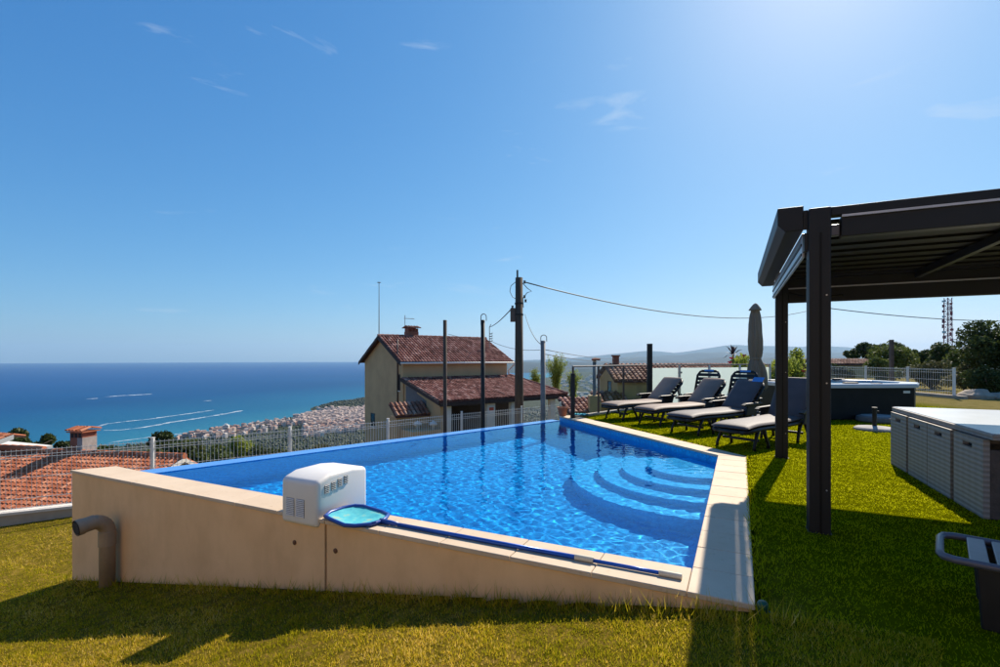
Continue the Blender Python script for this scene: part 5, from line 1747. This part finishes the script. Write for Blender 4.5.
def tree(name, label, cat, loc, zbase, rx, rz, m, seed, n=3200, leaf=0.11, group=None, lo=0.34, hi=0.56, flat=1.0, limbs=5, nl=14, shell=0.45, aspect=0.5, droop=0):
    """loc = centre of the crown; trunk and limbs come up from zbase"""
    o = thing(name, label, cat, (loc[0], loc[1], zbase), 0, group)
    zc = loc[2] - zbase
    rg = random.Random(seed)
    mb = MB()
    tr_ = max(0.05, 0.09 * rx)
    mb.tube([(0, 0, -0.3), (rg.uniform(-.1, .1), rg.uniform(-.1, .1), zc * 0.45), (0, 0, zc + rz * 0.3)], [tr_, tr_ * 0.75, tr_ * 0.25], 8)
    for i in range(limbs):
        a = rg.uniform(0, 6.283)
        z0 = zc - rz * rg.uniform(0.3, 0.9)
        mb.tube([(0, 0, max(0.05, z0)), (math.cos(a) * rx * 0.35, math.sin(a) * rx * 0.35, zc - rz * 0.1), (math.cos(a) * rx * 0.75, math.sin(a) * rx * 0.75, zc + rz * rg.uniform(0, 0.4))], [tr_ * 0.5, tr_ * 0.35, tr_ * 0.12], 6)
    mb.build('trunk', M['bark'], o, smooth=True)
    leaf_cloud('crown', lumps_in(rx, rx, rz, nl, seed, lo, hi, zc), n, leaf, M[m], o, seed, flat, shell, aspect, droop)
    return o


def tz(x, y):
    return float(terrain(np.array([float(x)]), np.array([float(y)]))[0])


TG = 'trees on the slope beyond the fence'


def ptree(x, y, D, rpx, hpx, label, m, seed, name='leafy_tree', cat='tree', **kw):
    p = at(x, y, D)
    return tree(name, label, cat, p, min(tz(p.x, p.y), p.z - hpx * D / F * 0.9), rpx * D / F, hpx * D / F, m, seed, **kw)


ptree(22, 447, 42, 30, 15, 'dark green tree crown at the left edge beyond the orange roof', 'leaf_dark', 1, group=TG, n=7800, leaf=0.17)
ptree(58, 452, 46, 18, 10, 'low dark treetop just left of the orange roof chimney', 'leaf_dark', 2, group=TG, n=4500, leaf=0.17)
ptree(104, 453, 44, 14, 8, 'low dark treetop just right of the orange roof chimney', 'leaf_mid', 3, group=TG, n=3900, leaf=0.17)
ptree(172, 458, 34, 36, 24, 'broad dark tree right of the orange roof behind the fence', 'leaf_dark', 4, group=TG, n=9000, leaf=0.17, nl=20)
ptree(218, 464, 40, 30, 24, 'mid green bushy tree behind the fence left of the filter unit', 'leaf_mid', 5, group=TG, n=7800, leaf=0.17, nl=18)
ptree(238, 452, 55, 13, 17, 'yellowish green pointed tree below the white tower block', 'leaf_light', 6, group=TG, n=3900, leaf=0.17)
ptree(268, 465, 48, 28, 20, 'dark round tree on the slope behind the filter unit', 'leaf_dark', 7, group=TG, n=6900, leaf=0.17, nl=16)
ptree(315, 462, 60, 34, 18, 'olive green tree on the slope left of the ochre house', 'leaf_olive', 8, group=TG, n=6900, leaf=0.2, nl=16)
ptree(350, 458, 70, 26, 15, 'dark tree at the foot of the ochre house gable', 'leaf_dark', 9, group=TG, n=5400, leaf=0.2)
ptree(140, 468, 30, 20, 16, 'dark shrub close behind the right rake of the orange roof', 'leaf_dark', 10, 'leafy_shrub', 'shrub', group=TG, n=3900, leaf=0.17)
# feathery shrubs behind the porch roof
def feathery(x, y, D, wpx, hpx, label, seed, ns):
    """upright clump: many thin canes, narrow leaves hanging along them; y = top of the clump"""
    p = at(x, y, D)
    hh = hpx * D / F
    z0 = p.z - hh
    o = thing('bamboo_shrub', label, 'shrub', (p.x, p.y, z0))
    rg = np.random.default_rng(seed)
    mb = MB()
    P = []
    for i in range(ns):
        a = rg.uniform(0, 6.283)
        sp = rg.uniform(0.1, 1.0) * wpx * D / F
        tz_ = hh * rg.uniform(0.6, 1.0)
        pts = [Vector((math.cos(a) * sp * t ** 1.5, math.sin(a) * sp * t ** 1.5, tz_ * (t - 0.12 * t ** 4))) for t in np.linspace(0, 1, 7)]
        mb.tube(pts, [0.03, 0.028, 0.024, 0.02, 0.015, 0.01, 0.006], 5)
        for kk in range(240):
            t = rg.uniform(0.12, 1.0)
            f_ = t * 6
            q = pts[int(min(5, f_))].lerp(pts[int(min(5, f_)) + 1], f_ - int(min(5, f_)))
            P.append(np.array(q) + rg.normal(0, 0.13, 3) * np.array([1, 1, 0.8]))
    mb.build('canes', M['leaf_light'], o, tint=True)
    P = np.array(P)
    n = len(P)
    d = rg.normal(0, 1, (n, 3)) + np.array([0, 0, -0.5])
    d /= np.linalg.norm(d, axis=1)[:, None]
    b = np.cross(d, rg.normal(0, 1, (n, 3)))
    b /= np.linalg.norm(b, axis=1)[:, None]
    ln = rg.uniform(0.10, 0.22, n)[:, None]
    V = np.stack([P, P + d * ln * 0.5 + b * ln * 0.13, P + d * ln, P + d * ln * 0.5 - b * ln * 0.13], 1).reshape(-1, 3)
    mesh_np('leaves', V, np.arange(4 * n).reshape(-1, 4), M['leaf_light'], np.repeat(rg.uniform(0, 1, n), 4), o)
    return o


feathery(535, 363, 47, 6, 32, 'slim light green shrub right of the wooden pole', 12, 16)
feathery(556, 348, 46, 13, 48, 'tall feathery light green shrub behind the grey hooked pole', 13, 34)
feathery(573, 366, 44, 9, 34, 'small light green shrub between porch and glass railing', 14, 20)
# flowering bushes behind the parasol


def rose(x, y, D, rpx, hpx, label, seed, nf):
    p = at(x, y, D)
    o = tree('flowering_bush', label, 'bush', p, -0.3, rpx * D / F, hpx * D / F, 'leaf_light', seed, n=2200, leaf=0.055, lo=0.3, hi=0.5, nl=12, shell=0.3)
    rg = random.Random(seed)
    for i in range(nf):
        a, b = rg.uniform(0, 6.283), rg.uniform(0.0, 1.2)
        c_ = (math.cos(a) * math.cos(b) * rpx * D / F * 0.95, -abs(math.sin(a)) * math.cos(b) * rpx * D / F * 0.9, p.z + 0.3 + math.sin(b) * hpx * D / F * 1.05)
        mb = MB()
        for kk in range(6):
            t_ = kk * 1.047
            mb.add([(c_[0], c_[1], c_[2] - 0.02), (c_[0] + 0.075 * math.cos(t_ - .5), c_[1] + 0.05 * math.sin(t_ - .5), c_[2] + 0.04), (c_[0] + 0.085 * math.cos(t_), c_[1] + 0.05 * math.sin(t_), c_[2] + 0.075), (c_[0] + 0.075 * math.cos(t_ + .5), c_[1] + 0.05 * math.sin(t_ + .5), c_[2] + 0.04)], [(0, 1, 2, 3)])
        mb.build('blossom', M['petal'], o)
    return o


rose(744, 372, 16.2, 17, 20, 'leafy bush with pink blossom left of the closed parasol', 61, 4)
rose(782, 376, 17.0, 20, 20, 'leafy bush between the closed parasol and the pergola post', 62, 2)
rose(798, 366, 18.5, 17, 19, 'leafy bush with pink blossom seen between the pergola posts', 63, 5)
cp = at(733, 356, 17)
cd = thing('cordyline', 'dark purple spiky plant standing above the frosted glass', 'plant', (cp.x, cp.y, -0.3))
MB().tube([(0, 0, 0), (0, 0, cp.z + 0.35)], 0.035, 8).build('stem', M['bark'], cd)
rg = random.Random(3)
for i in range(22):
    a, e = rg.uniform(0, 6.283), rg.uniform(-0.2, 1.4)
    l_ = rg.uniform(0.3, 0.5)
    c_ = Vector((0, 0, cp.z + 0.35))
    d_ = Vector((math.cos(a) * math.cos(e), math.sin(a) * math.cos(e), math.sin(e)))
    s_ = Vector((-math.sin(a), math.cos(a), 0)) * 0.03
    MB().add([c_ - s_ * 0.5, c_ + s_ * 0.5, c_ + d_ * l_ * 0.6 + s_, c_ + d_ * l_ - Vector((0, 0, 0.06)), c_ + d_ * l_ * 0.6 - s_], [(0, 1, 2, 3, 4)]).build('leaf', M['cordyline'], cd)
# right-hand side: clipped bush, pines, hedge
ptree(1004, 347, 18.5, 43, 33, 'large dense dark bush at the right edge above the hedge', 'leaf_dark', 71, 'clipped_bush', 'bush', n=24000, leaf=0.06, nl=46, lo=0.30, hi=0.44, shell=0.5)
ptree(990, 383, 17.6, 26, 17, 'dark leafy shrub under the large bush at the right edge', 'leaf_dark', 72, 'leafy_shrub', 'shrub', n=6500, leaf=0.05, nl=22, lo=0.35, hi=0.55)
ptree(965, 378, 19.5, 17, 18, 'loose olive shrub right of the fence end post', 'leaf_olive', 73, 'leafy_shrub', 'shrub', n=4200, leaf=0.055, nl=16)
ptree(930, 378, 22, 22, 16, 'yellowish shrub seen through the right wire fence', 'leaf_olive', 74, 'leafy_shrub', 'shrub', n=4200, leaf=0.06, nl=16)
ptree(893, 358, 27, 22, 17, 'mid green thin-leaved tree behind the timber post', 'leaf_mid', 75, n=4200, leaf=0.08, nl=18)
ptree(880, 370, 24, 20, 11, 'low green shrub behind the right wire fence', 'leaf_mid', 76, 'leafy_shrub', 'shrub', n=3000, leaf=0.07)
ptree(918, 362, 36, 18, 11, 'dark green tree left of the telecom mast', 'leaf_dark', 77, n=3600, leaf=0.11)
ptree(945, 358, 34, 16, 16, 'dark green tree in front of the telecom mast', 'leaf_dark', 78, n=4200, leaf=0.10, nl=18)
ptree(965, 362, 30, 18, 14, 'mid green tree left of the large clipped bush', 'leaf_mid', 79, n=3800, leaf=0.09)
ptree(840, 371, 40, 16, 8, 'low dark hedge behind the hot tub rim', 'leaf_dark', 80, 'leafy_shrub', 'shrub', n=2400, leaf=0.10)
for (x, y, D, r, h_, lb, sd_) in ((868, 350, 62, 17, 8, 'umbrella pine with a flat dark crown on the skyline', 81), (888, 350, 75, 22, 8, 'second umbrella pine half behind the timber post', 82), (852, 354, 70, 8, 5, 'small pine leaning at the left end of the pine group', 83)):
    p = at(x, y, D)
    tree('umbrella_pine', lb, 'tree', p, tz(p.x, p.y), r * D / F, h_ * D / F, 'leaf_dark', sd_, n=4200, leaf=0.17, lo=0.5, hi=0.8, flat=0.7, limbs=9, nl=16, group='pines on the skyline')

# far wood: lumps of forest over the slopes, beyond counting
rg = np.random.default_rng(77)
Vs, Fs, Ts = [], [], []
base = 0
for (n, r0, r1, sub) in ((5200, 80, 330, 2), (24000, 330, 1400, 1), (2600, 1395, 1800, 1)):
    bm = bmesh.new()
    bmesh.ops.create_icosphere(bm, subdivisions=sub, radius=1.0)
    bv = np.array([v.co[:] for v in bm.verts])
    bf_ = np.array([[v.index for v in f.verts] for f in bm.faces])
    bm.free()
    th = np.radians(rg.uniform(-47, 24, n) if r1 < 1500 else rg.uniform(-22, -10, n))
    r = np.sqrt(rg.uniform(r0 ** 2, r1 ** 2, n)) if sub == 1 else rg.uniform(r0, r1, n)
    X, Y = r * np.sin(th), r * np.cos(th)
    sd = X - np.interp(Y, COASTY, COASTX)
    ok = (sd > 12) & ~((r > 860) & (r < 1400) & (th < R(-14)) & (sd < 330) & (rg.uniform(0, 1, n) < 0.72))
    ok &= ~((r > 1400) & (sd > 260))
    ok &= ~((X / Y > -0.25) & (X / Y < 0.0) & (rg.uniform(0, 1, n) < 0.8))
    X, Y = X[ok], Y[ok]
    m_ = len(X)
    sz = rg.uniform(1.6, 3.3, m_)
    ph = rg.uniform(0, 6.28, (m_, 2))
    wob = 1 + 0.25 * np.sin(bv[None, :, 0] * 5 + ph[:, :1]) * np.cos(bv[None, :, 1] * 4 + ph[:, 1:]) + rg.normal(0, 0.10, (m_, len(bv)))
    v = bv[None] * (sz[:, None] * wob)[:, :, None]
    v = v + np.stack([X, Y, terrain(X, Y) + sz * 0.35], -1)[:, None, :]
    Vs.append(v.reshape(-1, 3))
    Fs.append((bf_[None] + (base + np.arange(m_) * len(bv))[:, None, None]).reshape(-1, 3))
    Ts.append(np.repeat(np.clip(rg.normal(0.45, 0.25, m_), 0, 1), len(bv)))
    base += m_ * len(bv)
fo = mesh_np('forest', np.concatenate(Vs), np.concatenate(Fs), leafmat('forest_canopy', (0.012, 0.024, 0.010), (0.028, 0.044, 0.016), (0.070, 0.078, 0.028), 0.0), np.concatenate(Ts))
tag(fo, 'distant woodland covering the slope down to the coast', 'woodland', kind='stuff')

# ------------------------------------------------------------------ coastal town
TGN = 'houses of the coastal town'
tmats = [mat('town_wall', c_, 0.9, 0.08, 0.2) for c_ in ((0.52, 0.42, 0.36), (0.60, 0.53, 0.47), (0.42, 0.30, 0.25), (0.52, 0.35, 0.28), (0.32, 0.27, 0.25))]
troofs = [mat('town_roof', c_, 0.9, 0.15, 0.2) for c_ in ((0.32, 0.17, 0.12), (0.40, 0.30, 0.25), (0.22, 0.16, 0.13), (0.48, 0.41, 0.36))]
troof = troofs[1]


def town_mesh(i, w, d, h):
    me = bpy.data.meshes.new('town_house')
    v = [(-w, -d, -6), (w, -d, -6), (w, d, -6), (-w, d, -6), (-w, -d, h), (w, -d, h), (w, d, h), (-w, d, h), (-w * 1.05, 0, h + d * 0.45), (w * 1.05, 0, h + d * 0.45)]
    f = [(0, 1, 5, 4), (1, 2, 6, 9, 5), (2, 3, 7, 6), (3, 0, 4, 8, 7), (4, 5, 9, 8), (6, 7, 8, 9)]
    me.from_pydata(v, [], f)
    me.materials.append(tmats[i % 5])
    me.materials.append(troofs[(i * 7 + i // 5) % 4])
    me.polygons[4].material_index = 1
    me.polygons[5].material_index = 1
    return me


rg = np.random.default_rng(12)
meshes = [town_mesh(i, rg.uniform(2.6, 4.6), rg.uniform(2.4, 3.6), rg.uniform(4.5, 10)) for i in range(15)]
spots = []
while len(spots) < 900:
    if rg.uniform() < 0.75:
        Y = rg.uniform(930, 1390)
        X = -Y * rg.uniform(0.255, 0.42)
    else:
        Y = rg.uniform(850, 1150)
        X = -Y * rg.uniform(0.36, 0.66)
    sd = X - np.interp(Y, COASTY, COASTX)
    if sd < 14 or sd > 330:
        continue
    if X / Y < -0.40 and (sd > 150 or rg.uniform() < 0.45):
        continue
    if any(abs(X - a) < 5.5 and abs(Y - b) < 5.5 for a, b in spots):
        continue
    spots.append((X, Y))
spots.sort(key=lambda s_: s_[1] + (0 if s_[0] / s_[1] < -0.265 else 500))
allV, allF, nb0 = [], [], 0
for i, (X, Y) in enumerate(spots):
    me = meshes[i % 15]
    rot = rg.uniform(-1.5, 1.5)
    z = tz(X, Y)
    if i < 300:
        o = bpy.data.objects.new('town_house', me)
        COL.objects.link(o)
        o.location = (X, Y, z)
        o.rotation_euler = (0, 0, rot)
        tag(o, 'tiny pale house in the coastal town between fence and sea', 'house', TGN)
    else:
        c_, s_ = math.cos(rot), math.sin(rot)
        for v in me.vertices:
            allV.append((X + v.co.x * c_ - v.co.y * s_, Y + v.co.x * s_ + v.co.y * c_, z + v.co.z))
        for p in me.polygons:
            allF.append([nb0 + q_ for q_ in p.vertices])
        nb0 += len(me.vertices)
me = bpy.data.meshes.new('town')
me.from_pydata(allV, [], allF)
me.materials.append(tmats[0])
me.materials.append(troof)
for p in me.polygons:
    p.material_index = 1 if p.index % 6 in (4, 5) else 0
o = link_mesh('town', me)
tag(o, 'rest of the pale coastal town crowding the shore', 'town', kind='stuff')
# pale buildings in the valley on the right
allV, allF = [], []
for i in range(260):
    Y = rg.uniform(1400, 4200)
    X = Y * rg.uniform(0.12, 0.34)
    z = tz(X, Y)
    w, d, h = rg.uniform(5, 14), rg.uniform(5, 9), rg.uniform(5, 12)
    b0 = len(allV)
    allV += [(X - w, Y - d, z - 4), (X + w, Y - d, z - 4), (X + w, Y + d, z - 4), (X - w, Y + d, z - 4), (X - w, Y - d, z + h), (X + w, Y - d, z + h), (X + w, Y + d, z + h), (X - w, Y + d, z + h)]
    allF += [tuple(b0 + q_ for q_ in f) for f in ((0, 1, 5, 4), (1, 2, 6, 5), (2, 3, 7, 6), (3, 0, 4, 7), (4, 5, 6, 7))]
me = bpy.data.meshes.new('valley_town')
me.from_pydata(allV, [], allF)
tag(link_mesh('valley_town', me, tmats[1]), 'hazy far-off buildings in the valley below the mountains', 'town', kind='stuff')
# white tower block by the shore
p_ = at(226, 437, 930)
tw = thing('tower_block', 'white tower block standing on the shore', 'building', (p_.x, p_.y, tz(p_.x, p_.y) - 2), 0.3)
ht_ = (EYE - (425.0 - HZ) * 930 / F) - (tz(p_.x, p_.y) - 2)
MB().box(-5, 5, -4, 4, -6, ht_).build('wall', M['white_wall'], tw)
MB().box(-2.4, 2.4, -2, 2, ht_, ht_ + 2.2).build('roof_house', M['white_wall'], tw)
for zz in np.arange(2.5, ht_ - 1.5, 3.2):
    MB().box(-4.2, 4.2, -4.1, -4.003, zz, zz + 1.3).build('window_band', M['pane'], tw)

# boat wakes on the sea
k = NT('sea_foam')
k.b.inputs['Base Color'].default_value = (0.78, 0.84, 0.88, 1)
k.b.inputs['Roughness'].default_value = 0.8
tp = k.n('ShaderNodeBsdfTransparent')
ms = k.n('ShaderNodeMixShader')
k.l(k.ramp(k.noise(0.035, 4, 0.7), [(0.40, (0.03, 0.03, 0.03)), (0.64, (0.8, 0.8, 0.8))]), ms.inputs[0])
k.l(tp.outputs[0], ms.inputs[1])
k.l(k.b.outputs[0], ms.inputs[2])
k.l(ms.outputs[0], k.out.inputs[0])
wakes = [([(87, 399.2), (97, 398.2)], 7, 'short white wake left of the longest far wake'),
         ([(105, 397), (122, 395.6), (135, 395), (152, 394)], 8, 'long faint white wake farthest out at sea'),
         ([(203, 401.2), (211, 400.4)], 7, 'short faint wake right of the far wakes'),
         ([(97, 427), (106, 424), (125, 421.5), (150, 419), (169, 416.3), (190, 413.5), (214, 410)], 5, 'upper curved white boat wake off the shore'),
         ([(104, 430.2), (120, 430), (142, 427.5), (162, 424.2), (172, 422), (190, 419.5), (215, 415.5), (228, 413.2), (243, 410.4)], 6, 'bright middle boat wake with the sharpest foam'),
         ([(108, 443), (122, 440.8), (150, 437.2), (175, 434.4), (203, 430.6)], 4.5, 'lowest boat wake closest to the shore')]
rg = np.random.default_rng(9)
for pts, wdt, lb in wakes:
    P_ = [ground(x, y, SEA + 0.6) for x, y in pts]
    dense = []
    for a_, b_ in zip(P_[:-1], P_[1:]):
        for j in range(8):
            dense.append(a_.lerp(b_, j / 8))
    dense.append(P_[-1])
    vs, fs = [], []
    for i, p in enumerate(dense):
        d = (dense[min(i + 1, len(dense) - 1)] - dense[max(i - 1, 0)]).normalized()
        s_ = Vector((-d.y, d.x, 0))
        env = min(1, i / 3 + 0.25, (len(dense) - 1 - i) / 3 + 0.25)
        ww = wdt * env * rg.uniform(0.55, 1.25) * p.y / 1100
        vs += [p - s_ * ww, p + s_ * ww]
    for i in range(len(dense) - 1):
        fs.append((2 * i, 2 * i + 1, 2 * i + 3, 2 * i + 2))
    c_ = dense[0].copy()
    o = MB().add([Vector(v) - c_ for v in vs], fs).build('boat_wake', k.m)
    o.location = c_
    tag(o, lb, 'wake', 'boat wakes on the sea')
